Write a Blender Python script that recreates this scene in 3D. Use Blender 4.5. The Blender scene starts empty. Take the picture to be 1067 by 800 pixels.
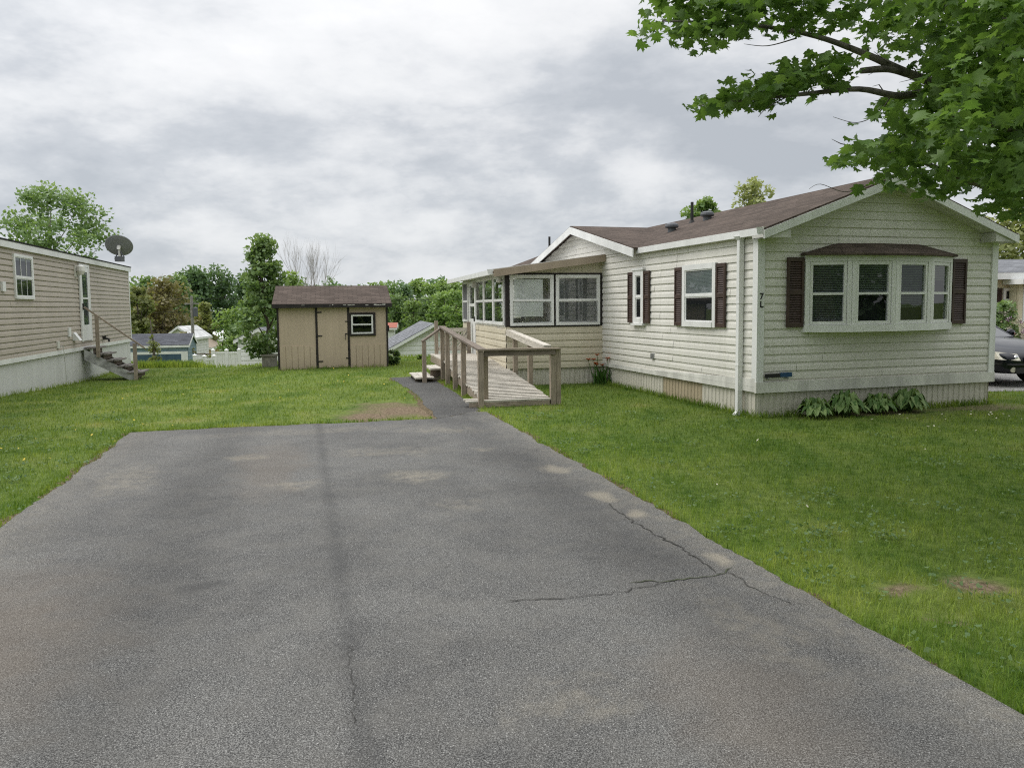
import bpy, bmesh, math, random
import numpy as np
from mathutils import Vector, Matrix
R = math.radians
rng = np.random.default_rng(7)
random.seed(7)
scene = bpy.context.scene
col = scene.collection

# ------------------------------------------------------------------ camera model
F = 800.0; CX, CY = 533.5, 400.0; CAM_H = 1.7
PITCH = R(4.5); ROLL = R(-0.6); HOR = 319.0
SH = CY - F * math.tan(PITCH) - HOR
def _basis():
    c, s = math.cos(ROLL), math.sin(ROLL)
    r0 = Vector((1, 0, 0)); u0 = Vector((0, math.sin(PITCH), math.cos(PITCH))); f = Vector((0, math.cos(PITCH), -math.sin(PITCH)))
    return c * r0 + s * u0, -s * r0 + c * u0, f
_r, _u, _f = _basis()
def at(px, py, Y):
    """world point at depth Y (metres in front of the camera) seen at a photo pixel: used for surveying the photo"""
    d = _f + (px - CX) / F * _r + (CY - SH - py) / F * _u
    return Vector((0, 0, CAM_H)) + d * (Y / d.y)

# ------------------------------------------------------------------ materials
class NT:
    def __init__(s, name):
        s.m = bpy.data.materials.new(name); s.m.use_nodes = True
        s.t = s.m.node_tree; s.t.nodes.clear()
    def n(s, typ, **kw):
        nd = s.t.nodes.new(typ)
        for k, v in kw.items():
            if k.startswith('i_'): nd.inputs[k[2:].replace('_', ' ')].default_value = v
            else: setattr(nd, k, v)
        return nd
    def l(s, a, b): s.t.links.new(a, b)
    def noise(s, vec, scale, detail=4, rough=.55, dist=0):
        nd = s.n('ShaderNodeTexNoise'); nd.inputs['Scale'].default_value = scale; nd.inputs['Detail'].default_value = detail
        nd.inputs['Roughness'].default_value = rough; nd.inputs['Distortion'].default_value = dist
        s.l(vec, nd.inputs['Vector']); return nd.outputs['Fac']
    def mapping(s, vec, scale=(1, 1, 1), loc=(0, 0, 0), rot=(0, 0, 0)):
        nd = s.n('ShaderNodeMapping'); nd.inputs['Scale'].default_value = scale; nd.inputs['Location'].default_value = loc
        nd.inputs['Rotation'].default_value = rot; s.l(vec, nd.inputs['Vector']); return nd.outputs['Vector']
    def ramp(s, fac, stops):
        nd = s.n('ShaderNodeValToRGB'); e = nd.color_ramp.elements
        while len(e) < len(stops): e.new(.5)
        for el, (p, c) in zip(e, stops):
            el.position = p; el.color = (c, c, c, 1) if not isinstance(c, tuple) else (*c, 1)
        s.l(fac, nd.inputs['Fac']); return nd.outputs['Color']
    def mix(s, fac, a, b, blend='MIX'):
        nd = s.n('ShaderNodeMix', data_type='RGBA', blend_type=blend)
        for val, idx in ((fac, 0), (a, 6), (b, 7)):
            if isinstance(val, (int, float)): nd.inputs[idx].default_value = val
            elif isinstance(val, tuple): nd.inputs[idx].default_value = (*val, 1)
            else: s.l(val, nd.inputs[idx])
        return nd.outputs[2]
    def math(s, op, a, b=0.0, c=0.0, clamp=False):
        nd = s.n('ShaderNodeMath', operation=op, use_clamp=clamp)
        for i, v in enumerate((a, b, c)):
            if isinstance(v, (int, float)): nd.inputs[i].default_value = v
            else: s.l(v, nd.inputs[i])
        return nd.outputs[0]
    def bump(s, h, strength=.3, dist=.01):
        nd = s.n('ShaderNodeBump'); nd.inputs['Strength'].default_value = strength; nd.inputs['Distance'].default_value = dist
        s.l(h, nd.inputs['Height']); return nd.outputs['Normal']
    def pbsdf(s, color, rough=.6, normal=None, metallic=0, spec=.5):
        p = s.n('ShaderNodeBsdfPrincipled'); o = s.n('ShaderNodeOutputMaterial')
        if isinstance(color, tuple): p.inputs['Base Color'].default_value = (*color, 1)
        else: s.l(color, p.inputs['Base Color'])
        if isinstance(rough, (int, float)): p.inputs['Roughness'].default_value = rough
        else: s.l(rough, p.inputs['Roughness'])
        p.inputs['Metallic'].default_value = metallic; p.inputs['Specular IOR Level'].default_value = spec
        if normal is not None: s.l(normal, p.inputs['Normal'])
        s.l(p.outputs[0], o.inputs[0]); return p

def vscale(c, k): return tuple(min(1, x * k) for x in c)

def pmat(name, c, rough=.6, var=.15, scale=3., bump=.15, bscale=60, metallic=0, spec=.4, streak=False):
    t = NT(name); tc = t.n('ShaderNodeTexCoord'); v = tc.outputs['Object']
    vv = t.mapping(v, (1, 1, .15)) if streak else v
    f = t.noise(vv, scale, 6, .6)
    cc = t.ramp(f, [(.38, vscale(c, 1 - var)), (.62, vscale(c, 1 + var * .6))])
    nrm = t.bump(t.noise(v, bscale, 3), bump, .004) if bump else None
    t.pbsdf(cc, rough, nrm, metallic, spec); return t.m

def siding_mat(name, c, dirt=(.30, .29, .20), zlo=.4, zhi=1.6, amt=.35):
    t = NT(name); tc = t.n('ShaderNodeTexCoord'); v = tc.outputs['Object']
    f1 = t.noise(t.mapping(v, (1, 1, .25)), 2.2, 6, .6)
    f2 = t.noise(t.mapping(v, (7, 7, .35)), 1.7, 4, .6)
    base = t.ramp(f1, [(.25, vscale(c, .88)), (.75, vscale(c, 1.05))])
    base = t.mix(t.math('MULTIPLY', t.ramp(f2, [(.5, 0.), (.72, 1.)]), .14), base, dirt)
    sep = t.n('ShaderNodeSeparateXYZ'); t.l(v, sep.inputs[0])
    mr = t.n('ShaderNodeMapRange'); mr.inputs[1].default_value = zlo; mr.inputs[2].default_value = zhi
    mr.inputs[3].default_value = 1; mr.inputs[4].default_value = 0; t.l(sep.outputs[2], mr.inputs[0])
    g = t.math('MULTIPLY', t.math('POWER', mr.outputs[0], 2.0), t.math('MULTIPLY', t.ramp(f1, [(.3, .2), (.7, 1.)]), amt))
    base = t.mix(g, base, dirt)
    nrm = t.bump(t.noise(t.mapping(v, (.5, .5, 1.5)), 3, 3), .06, .004)
    t.pbsdf(base, .5, nrm, 0, .35); return t.m

def wood_mat(name, c, var=.35, rough=.85, blots=.5):
    t = NT(name); tc = t.n('ShaderNodeTexCoord'); v = tc.outputs['UV']
    info = t.n('ShaderNodeObjectInfo')
    grain = t.noise(t.mapping(v, (1.2, 22, 1)), 3.5, 6, .6, .3)
    blot = t.noise(tc.outputs['Object'], 2.4, 5, .6)
    cc = t.ramp(grain, [(.38, vscale(c, 1 - var)), (.5, c), (.62, vscale(c, 1 + var * .5))])
    cc = t.mix(t.math('MULTIPLY', t.ramp(blot, [(.45, 0.), (.65, 1.)]), blots), cc, vscale(c, .55))
    t.pbsdf(cc, rough, t.bump(grain, .5, .004), 0, .2); return t.m

def shingle_mat(name, c, rowh=.14, w=.32):
    t = NT(name); tc = t.n('ShaderNodeTexCoord'); v = tc.outputs['UV']
    b = t.n('ShaderNodeTexBrick'); t.l(v, b.inputs['Vector']); b.inputs['Scale'].default_value = 1
    b.inputs['Brick Width'].default_value = w; b.inputs['Row Height'].default_value = rowh; b.inputs['Mortar Size'].default_value = .014
    b.inputs['Mortar Smooth'].default_value = .4; b.inputs['Bias'].default_value = 0
    b.inputs['Color1'].default_value = (*vscale(c, .45), 1); b.inputs['Color2'].default_value = (*vscale(c, 1.6), 1); b.inputs['Mortar'].default_value = (*vscale(c, .35), 1)
    f = t.noise(v, .9, 6, .65); f2 = t.noise(v, 45, 3, .6)
    cc = t.mix(.35, b.outputs['Color'], t.ramp(f, [(.38, vscale(c, .55)), (.62, vscale(c, 1.5))]))
    cc = t.mix(.35, cc, t.ramp(f2, [(.4, vscale(c, .4)), (.6, vscale(c, 1.8))]))
    h = t.math('ADD', t.math('MULTIPLY', f2, .3), t.math('MULTIPLY', b.outputs['Fac'], -1.0))
    t.pbsdf(cc, .95, t.bump(h, .6, .012), 0, .15); return t.m

def glass_mat(name, tint=(.5, .55, .55), refl=1.0):
    t = NT(name); lw = t.n('ShaderNodeLayerWeight'); lw.inputs['Blend'].default_value = .5; fr = t.math('MULTIPLY_ADD', t.math('POWER', lw.outputs['Facing'], 4.0), .9, .05)
    tr = t.n('ShaderNodeBsdfTransparent'); tr.inputs[0].default_value = (*tint, 1)
    gl = t.n('ShaderNodeBsdfGlossy'); gl.inputs['Roughness'].default_value = .015
    tc = t.n('ShaderNodeTexCoord'); nrm = t.bump(t.noise(tc.outputs['Object'], 1.6, 2), .05, .02); t.l(nrm, gl.inputs['Normal'])
    mx = t.n('ShaderNodeMixShader'); o = t.n('ShaderNodeOutputMaterial')
    t.l(t.math('MULTIPLY_ADD', fr, refl, .03, clamp=True), mx.inputs[0]); t.l(tr.outputs[0], mx.inputs[1]); t.l(gl.outputs[0], mx.inputs[2])
    t.l(mx.outputs[0], o.inputs[0]); return t.m

def leaf_mat(name, c, c2, trans=.35, rough=.5, objvar=.25):
    """tint attribute per leaf picks between two greens; slight light passes through the leaf"""
    t = NT(name); a = t.n('ShaderNodeAttribute', attribute_name='tint')
    info = t.n('ShaderNodeObjectInfo')
    cc = t.mix(a.outputs['Fac'], c, c2)
    k = t.math('MULTIPLY_ADD', info.outputs['Random'], objvar, 1 - objvar / 2)
    hs = t.n('ShaderNodeHueSaturation'); t.l(cc, hs.inputs['Color']); t.l(k, hs.inputs['Value'])
    p = t.n('ShaderNodeBsdfPrincipled'); t.l(hs.outputs[0], p.inputs['Base Color']); p.inputs['Roughness'].default_value = rough
    p.inputs['Specular IOR Level'].default_value = .3
    tl = t.n('ShaderNodeBsdfTranslucent')
    t.l(t.mix(1.0, hs.outputs[0], (1.15, 1.2, .6), 'MULTIPLY'), tl.inputs[0])
    mx = t.n('ShaderNodeMixShader'); mx.inputs[0].default_value = trans
    o = t.n('ShaderNodeOutputMaterial'); t.l(p.outputs[0], mx.inputs[1]); t.l(tl.outputs[0], mx.inputs[2]); t.l(mx.outputs[0], o.inputs[0]); return t.m

def lawn_color(t, v):
    big = t.noise(v, .22, 4, .55, .4); mid = t.noise(v, 1.1, 5, .6, .2); fine = t.noise(v, 9, 4, .6)
    stripe = t.noise(t.mapping(v, (.9, .12, 1), rot=(0, 0, R(60))), 1.3, 2)
    c = t.ramp(mid, [(.36, (.056, .104, .018)), (.48, (.105, .160, .032)), (.58, (.175, .215, .055)), (.68, (.25, .245, .095))])
    c = t.mix(t.ramp(big, [(.38, .7), (.58, 0.)]), c, (.058, .115, .018))
    c = t.mix(t.math('MULTIPLY', t.ramp(stripe, [(.42, 0.), (.58, 1.)]), .4), c, (.20, .245, .072))
    c = t.mix(.35, c, t.ramp(fine, [(.38, (.035, .075, .010)), (.62, (.20, .25, .065))]))
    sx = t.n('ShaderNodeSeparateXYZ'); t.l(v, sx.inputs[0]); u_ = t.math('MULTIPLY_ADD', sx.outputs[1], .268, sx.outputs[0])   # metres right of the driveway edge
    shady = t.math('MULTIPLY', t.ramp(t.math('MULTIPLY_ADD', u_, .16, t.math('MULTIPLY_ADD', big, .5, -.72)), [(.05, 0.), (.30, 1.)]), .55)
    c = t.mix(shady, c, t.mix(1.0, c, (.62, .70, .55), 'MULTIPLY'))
    return c, fine

def bare_masks(t, v, spots):
    """worn earth: soft round-ish spots at surveyed places (x, y, rx, ry)"""
    w = t.n('ShaderNodeTexNoise'); w.inputs['Scale'].default_value = 3.5; w.inputs['Detail'].default_value = 5; t.l(v, w.inputs['Vector'])
    sub = t.n('ShaderNodeVectorMath', operation='SUBTRACT'); t.l(w.outputs['Color'], sub.inputs[0]); sub.inputs[1].default_value = (.5, .5, .5)
    out = None
    for (x, y, rx, ry, wob, amt, rot) in spots:
        sc = t.n('ShaderNodeVectorMath', operation='MULTIPLY_ADD'); t.l(sub.outputs[0], sc.inputs[0]); sc.inputs[1].default_value = (wob, wob, 0); t.l(v, sc.inputs[2])
        m = t.n('ShaderNodeMapping', vector_type='TEXTURE'); m.inputs['Location'].default_value = (x, y, 0); m.inputs['Scale'].default_value = (rx, ry, 1000)
        m.inputs['Rotation'].default_value = (0, 0, rot); t.l(sc.outputs[0], m.inputs['Vector'])
        ln = t.n('ShaderNodeVectorMath', operation='LENGTH'); t.l(m.outputs[0], ln.inputs[0])
        f = t.math('MULTIPLY', t.ramp(ln.outputs['Value'], [(.35, 1.), (1., 0.)]), amt)
        out = f if out is None else t.math('MAXIMUM', out, f)
    return out
LAWN_BARE = [(2.78, 4.49, .22, .17, .3, 1, 0), (2.28, 4.42, .18, .09, .25, .9, 0.3), (2.30, 4.0, .14, .08, .5, .4, 0), (-1.85, 12.55, 1.0, 1.15, .8, 1, 0), (-2.25, 11.95, .6, .7, .6, 1, 0), (-1.3, 12.2, .45, .8, .5, 1, 0), (-2.2, 13.3, .7, .5, .9, .8, 0),
             (7.5, 12.2, 1.2, .4, 1, .6, .3), (5.4, 11.75, 1.6, .35, .6, .75, .3)]
def lawn_material():
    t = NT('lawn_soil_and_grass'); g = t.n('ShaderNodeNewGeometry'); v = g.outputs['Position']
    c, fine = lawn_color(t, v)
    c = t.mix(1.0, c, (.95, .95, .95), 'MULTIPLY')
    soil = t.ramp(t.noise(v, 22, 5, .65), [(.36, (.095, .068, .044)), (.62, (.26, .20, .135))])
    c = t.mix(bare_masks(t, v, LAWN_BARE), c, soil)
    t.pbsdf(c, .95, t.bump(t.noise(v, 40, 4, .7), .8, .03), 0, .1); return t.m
def blade_material():
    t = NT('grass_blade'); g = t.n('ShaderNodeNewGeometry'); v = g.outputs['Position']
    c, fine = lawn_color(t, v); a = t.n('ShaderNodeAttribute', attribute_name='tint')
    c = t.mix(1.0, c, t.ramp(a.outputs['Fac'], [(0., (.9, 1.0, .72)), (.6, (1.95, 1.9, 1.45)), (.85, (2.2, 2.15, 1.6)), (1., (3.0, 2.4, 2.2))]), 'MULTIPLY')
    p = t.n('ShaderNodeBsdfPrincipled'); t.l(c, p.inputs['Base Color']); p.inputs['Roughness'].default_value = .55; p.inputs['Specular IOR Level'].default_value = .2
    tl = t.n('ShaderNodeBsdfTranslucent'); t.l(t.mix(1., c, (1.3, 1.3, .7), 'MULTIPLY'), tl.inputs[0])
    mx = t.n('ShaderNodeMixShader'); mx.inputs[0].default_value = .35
    o = t.n('ShaderNodeOutputMaterial'); t.l(p.outputs[0], mx.inputs[1]); t.l(tl.outputs[0], mx.inputs[2]); t.l(mx.outputs[0], o.inputs[0]); return t.m

def asphalt_material(name, k=1.0, stains=True):
    t = NT(name); g = t.n('ShaderNodeNewGeometry'); v = g.outputs['Position']
    f = t.noise(v, 150, 4, .75); big = t.noise(v, .55, 5, .6, .3); mid = t.noise(v, 3.2, 6, .65)
    c = t.ramp(f, [(.38, (.034 * k, .033 * k, .031 * k)), (.5, (.126 * k, .123 * k, .117 * k)), (.60, (.32 * k, .315 * k, .295 * k))])
    c = t.mix(t.ramp(big, [(.42, .0), (.58, .75)]), c, t.mix(1.0, c, (.66, .66, .67), 'MULTIPLY'))
    c = t.mix(t.math('MULTIPLY', t.ramp(mid, [(.42, 0.), (.66, 1.)]), .35), c, (.19 * k, .18 * k, .16 * k))
    vo = t.n('ShaderNodeTexVoronoi'); vo.inputs['Scale'].default_value = 88; t.l(v, vo.inputs['Vector'])
    sp = t.ramp(vo.outputs['Distance'], [(.16, 1.), (.30, 0.)])
    wn = t.n('ShaderNodeSeparateColor'); t.l(vo.outputs['Color'], wn.inputs[0])
    fleck = t.math('MULTIPLY', sp, t.ramp(wn.outputs[0], [(.72, 0.), (.80, 1.)]))
    c = t.mix(t.math('MULTIPLY', fleck, .8), c, (.50, .49, .46))
    pit = t.math('MULTIPLY', sp, t.ramp(wn.outputs[1], [(.70, 0.), (.78, 1.)]))
    c = t.mix(t.math('MULTIPLY', pit, .7), c, (.025, .025, .024))
    vo2 = t.n('ShaderNodeTexVoronoi'); vo2.inputs['Scale'].default_value = 170; t.l(v, vo2.inputs['Vector'])
    h = t.math('ADD', t.math('MULTIPLY', vo2.outputs['Distance'], -1.0), t.math('MULTIPLY', f, .8))
    if stains:
        # pale sand washed into the low spots, brown tint at the near left, tyre-worn dark line and dark wheel paths
        sand = bare_masks(t, v, [(-3.05, 8.63, .30, .22, .5, .8, 0), (-2.1, 7.25, .34, .28, .5, .55, 0), (-.96, 7.6, .40, .32, .5, .75, 0), (-.34, 9.01, .25, .2, .4, .65, 0), (.46, 7.84, .20, .34, .4, .85, .3),
                                 (-1.4, 8.9, .9, .3, .8, .4, 0), (-.9, 10.5, .8, .35, .8, .55, 0), (.26, 3.15, .35, .3, .8, .4, 0), (.84, 6.64, .12, .22, .3, .9, .3), (1.0, 6.12, .11, .12, .2, .9, .3), (1.25, 3.9, .25, .9, .6, .4, .3),
                                 (-3.9, 7.6, .4, 1.1, .8, .45, .27), (-2.8, 10.5, 2.2, .3, .7, .35, .25), (-.45, 6.4, .3, .3, .7, .3, 0)])
        edg = t.n('ShaderNodeMapping', vector_type='TEXTURE'); edg.inputs['Location'].default_value = (-.52, 2.6, 0); edg.inputs['Rotation'].default_value = (0, 0, R(15.2)); t.l(v, edg.inputs['Vector']); es = t.n('ShaderNodeSeparateXYZ'); t.l(edg.outputs[0], es.inputs[0]); ew = t.math('MULTIPLY_ADD', t.math('SUBTRACT', mid, .5), .9, es.outputs[0]); ef = t.math('MAXIMUM', t.ramp(t.math('MULTIPLY_ADD', ew, 1.0, -1.9), [(.25, 0.), (.75, 1.)]), t.ramp(t.math('MULTIPLY_ADD', ew, -1.0, -1.75), [(.2, 0.), (.8, 1.)])); sand = t.math('MAXIMUM', sand, t.math('MULTIPLY', ef, .35))
        sand = t.math('MULTIPLY', sand, t.ramp(t.noise(v, 9, 6, .7, .4), [(.38, .1), (.58, 1.)]))
        gran = t.ramp(f, [(.38, .72), (.6, 1.25)]); c = t.mix(t.math('MULTIPLY', sand, .9), c, t.mix(1.0, gran, (.29, .26, .205), 'MULTIPLY'))
        chips = bare_masks(t, v, [(.78, 6.72, .13, .26, .22, 1, .3), (1.0, 6.12, .11, .14, .2, 1, .3), (1.36, 4.98, .08, .16, .2, .9, .3), (.46, 7.84, .13, .22, .25, .7, .3)])
        c = t.mix(chips, c, t.mix(1.0, t.ramp(f, [(.38, .72), (.6, 1.25)]), (.30, .27, .215), 'MULTIPLY'))
        brown = bare_masks(t, v, [(-2.9, 3.6, 1.1, 1.6, 1.2, .5, .2), (-2.6, 8.2, .45, 1.9, .8, .35, .25), (1.0, 3.1, .5, .9, .8, .35, .2)])
        c = t.mix(brown, c, t.mix(1.0, gran, (.16, .13, .10), 'MULTIPLY'))
        m = t.n('ShaderNodeMapping', vector_type='TEXTURE'); m.inputs['Location'].default_value = (-.52, 2.6, 0); m.inputs['Rotation'].default_value = (0, 0, R(15.2)); t.l(v, m.inputs['Vector'])
        sx = t.n('ShaderNodeSeparateXYZ'); t.l(m.outputs[0], sx.inputs[0])
        wob = t.math('MULTIPLY_ADD', t.math('SUBTRACT', mid, .5), .12, sx.outputs[0])
        dark = t.math('MULTIPLY', t.ramp(t.math('ABSOLUTE', wob), [(.012, 1.), (.085, 0.)]), t.ramp(t.noise(v, 2., 4), [(.3, .35), (.65, .85)]))
        c = t.mix(t.math('MULTIPLY', dark, .5), c, t.mix(1.0, gran, (.045, .045, .045), 'MULTIPLY'))
        w2 = t.ramp(t.math('ABSOLUTE', t.math('SUBTRACT', wob, 2.05)), [(.1, 1.), (.55, 0.)])
        c = t.mix(t.math('MULTIPLY', w2, .65), c, t.mix(1.0, c, (.62, .62, .63), 'MULTIPLY'))
        w3 = t.ramp(t.math('ABSOLUTE', t.math('ADD', wob, 1.15)), [(.1, 1.), (.5, 0.)])
        c = t.mix(t.math('MULTIPLY', w3, .6), c, t.mix(1.0, c, (.66, .66, .66), 'MULTIPLY'))
        spot = bare_masks(t, v, [(-1.91, 4.58, .22, .10, .2, .75, .5), (-1.2, 5.0, .5, .4, .8, .25, 0)])
        c = t.mix(t.math('MULTIPLY', spot, .7), c, (.045, .045, .045))
    t.pbsdf(c, t.ramp(f, [(.3, .9), (.7, .75)]), t.bump(h, .9, .006), 0, .3); return t.m

M = {}
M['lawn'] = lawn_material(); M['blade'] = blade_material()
M['asphalt'] = asphalt_material('driveway_asphalt', .95); M['asphalt2'] = asphalt_material('path_asphalt', .62, False); M['gravel'] = asphalt_material('lane_gravel', 1.9, False)
M['crack'] = pmat('crack_soil', (.042, .040, .035), .95, .4, 20)
M['crackgreen'] = pmat('crack_moss', (.05, .058, .03), .95, .4, 20)
M['vinyl'] = siding_mat('white_vinyl_siding', (.715, .695, .635))
M['cream'] = siding_mat('cream_vinyl_siding', (.60, .545, .42), (.33, .30, .2), .3, 1.0, .2)
M['beige'] = siding_mat('beige_vinyl_siding', (.45, .395, .328), (.25, .21, .16), .6, 1.4, .25)
M['skirt'] = siding_mat('white_skirting', (.60, .57, .49), (.24, .23, .13), -.2, .45, .75)
M['skirttan'] = siding_mat('tan_skirting', (.42, .35, .24), (.20, .18, .1), -.2, .35, .5)
M['skirtl'] = siding_mat('pale_vinyl_skirting', (.62, .62, .60), (.25, .25, .2), -.5, .3, .6)
M['white'] = pmat('white_painted_trim', (.74, .74, .72), .4, .08, 3, .08, 40, streak=True)
M['dirtywhite'] = pmat('dirty_white_trim', (.62, .61, .56), .5, .2, 3, .1, 40, streak=True)
M['brown'] = pmat('dark_brown_shutter', (.060, .036, .027), .5, .2, 6, .1)
M['dbrown'] = pmat('dark_brown_trim', (.022, .017, .016), .55, .4, 9, .3, 30)
M['tan'] = pmat('tan_fascia', (.36, .29, .215), .55, .12, 3, .1, streak=True)
M['shingle'] = shingle_mat('brown_shingles', (.088, .068, .056))
M['shingle2'] = shingle_mat('reddish_brown_shingles', (.092, .072, .060), .11, .26)
M['shinglegrey'] = shingle_mat('grey_shingles', (.17, .175, .185))
M['roofdark'] = shingle_mat('dark_roof_shingles', (.035, .034, .036))
M['roofslate'] = shingle_mat('slate_grey_shingles', (.085, .088, .10))
M['metalroof'] = pmat('white_metal_roof', (.62, .62, .60), .35, .25, 2, .1)
M['wood'] = wood_mat('weathered_wood', (.33, .275, .215))
M['wood_lt'] = wood_mat('pale_weathered_decking', (.56, .52, .45), .35)
M['wood_dk'] = wood_mat('dark_weathered_wood', (.20, .165, .135))
M['greywood'] = wood_mat('grey_weathered_steps', (.23, .21, .19))
M['stringer'] = pmat('old_white_painted_wood', (.40, .40, .385), .8, .35, 5, .3, 40)
M['t111'] = siding_mat('tan_painted_panel', (.50, .405, .30), (.24, .19, .13), -.02, .5, .55)
M['glass'] = glass_mat('window_glass', (.66, .70, .70), .65); M['clear'] = glass_mat('porch_glass', (.93, .95, .95), 1.1)
M['darkglass'] = glass_mat('dark_window_glass', (.3, .33, .34), .35)
M['dark'] = pmat('dark_interior', (.010, .011, .013), .8, .3)
M['blind'] = pmat('grey_window_blind', (.42, .44, .45), .6, .1)
M['pale'] = pmat('mirrored_siding_white', (.78, .79, .78), .6, .12, 2)  # imitates pale siding mirrored in the sunroom glass
M['screenblind'] = pmat('dim_window_blind', (.14, .145, .15), .7, .3, 2)
M['curtain'] = pmat('pale_curtain', (.36, .37, .36), .8, .2, 9)
M['screen'] = pmat('grey_insect_screen', (.12, .12, .125), .8, .1)
M['interior'] = pmat('porch_inside_board', (.40, .37, .32), .8, .15)
M['grey'] = pmat('grey_plastic', (.10, .105, .115), .45, .1)
M['dishgrey'] = pmat('dark_dish_grey', (.30, .305, .325), .5, .1)
M['steel'] = pmat('galvanised_steel', (.38, .39, .40), .4, .15, 8, .1, 60, .8)
M['black'] = pmat('black_letters', (.012, .012, .012), .5, .1)
M['blackmetal'] = pmat('black_iron', (.02, .019, .018), .6, .3)
M['bark'] = pmat('grey_brown_bark', (.115, .095, .078), .95, .45, 14, .9, 28)
M['barkmaple'] = pmat('grey_maple_bark', (.19, .17, .145), .95, .5, 14, .9, 28)
M['barklt'] = pmat('pale_bark', (.26, .245, .22), .95, .4, 14, .7, 28)
M['barkdead'] = pmat('bare_twig_bark', (.30, .27, .245), .95, .3, 8, .4)
M['maple'] = leaf_mat('maple_leaf', (.080, .155, .038), (.195, .30, .09), .52, .45, 0)
M['leafmid'] = leaf_mat('mid_green_leaf', (.10, .18, .07), (.24, .33, .14))
M['leafbirch'] = leaf_mat('birch_leaf', (.12, .20, .08), (.28, .38, .17))
M['leaftall'] = leaf_mat('tall_tree_leaf', (.14, .24, .095), (.33, .44, .19))
M['leafdark'] = leaf_mat('dark_green_leaf', (.085, .155, .075), (.18, .27, .135))
M['leafbright'] = leaf_mat('fresh_green_leaf', (.14, .24, .075), (.30, .40, .14))
M['leafred'] = leaf_mat('reddish_leaf', (.20, .16, .085), (.28, .265, .13))
M['leafolive'] = leaf_mat('olive_leaf', (.17, .20, .075), (.29, .31, .13))
M['leafpale'] = leaf_mat('pale_yellow_green_leaf', (.27, .31, .13), (.46, .48, .26))
M['hosta'] = leaf_mat('hosta_leaf', (.075, .165, .036), (.26, .36, .13), .3)
M['orange'] = pmat('orange_petal', (.52, .105, .025), .6, .3, 20, 0)
M['yellow'] = pmat('yellow_petal', (.62, .46, .03), .6, .2, 20, 0)
M['petal'] = pmat('fallen_white_petal', (.55, .52, .42), .7, .3, 20, 0)
M['lilac'] = pmat('lilac_blossom', (.48, .33, .45), .7, .3, 20, 0)
M['cream2'] = pmat('pale_yellow_siding', (.62, .57, .40), .5, .1)
M['blue'] = pmat('blue_garage_paint', (.045, .085, .125), .6, .15)
M['bluelt'] = pmat('blue_grey_siding', (.17, .24, .28), .6, .15)
M['yellowhouse'] = pmat('sandy_siding', (.50, .37, .19), .7, .12)
M['redroof'] = pmat('red_painted_roof', (.34, .10, .06), .6, .15)
M['stone'] = pmat('grey_concrete', (.24, .23, .20), .9, .25, 8, .5, 40)
M['bluebag'] = pmat('blue_plastic', (.02, .07, .16), .35, .2)
M['cable'] = pmat('white_cable', (.6, .6, .57), .5, .1)
def car_paint(name, c):
    t = NT(name); tc = t.n('ShaderNodeTexCoord'); f = t.noise(tc.outputs['Object'], 5, 4)
    p = t.pbsdf(c, t.ramp(f, [(.3, .12), (.7, .24)]), None, .0, .3); p.inputs['Coat Weight'].default_value = .25; p.inputs['Coat Roughness'].default_value = .06; return t.m
M['carblack'] = car_paint('black_car_paint', (.006, .007, .012)); M['carred'] = car_paint('red_car_paint', (.32, .015, .012))
M['carglass'] = glass_mat('car_glass', (.30, .36, .36), 1.6)
M['tyre'] = pmat('rubber_tyre', (.018, .018, .018), .85, .2); M['chrome'] = pmat('chrome', (.6, .6, .6), .2, .05, 5, 0, 60, 1)
M['lamp'] = pmat('clear_headlamp', (.62, .58, .48), .15, .2, 12, 0)
M['amber'] = pmat('amber_lens', (.55, .22, .03), .25, .1)
M['red'] = pmat('red_lens', (.35, .02, .015), .25, .1)

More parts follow.
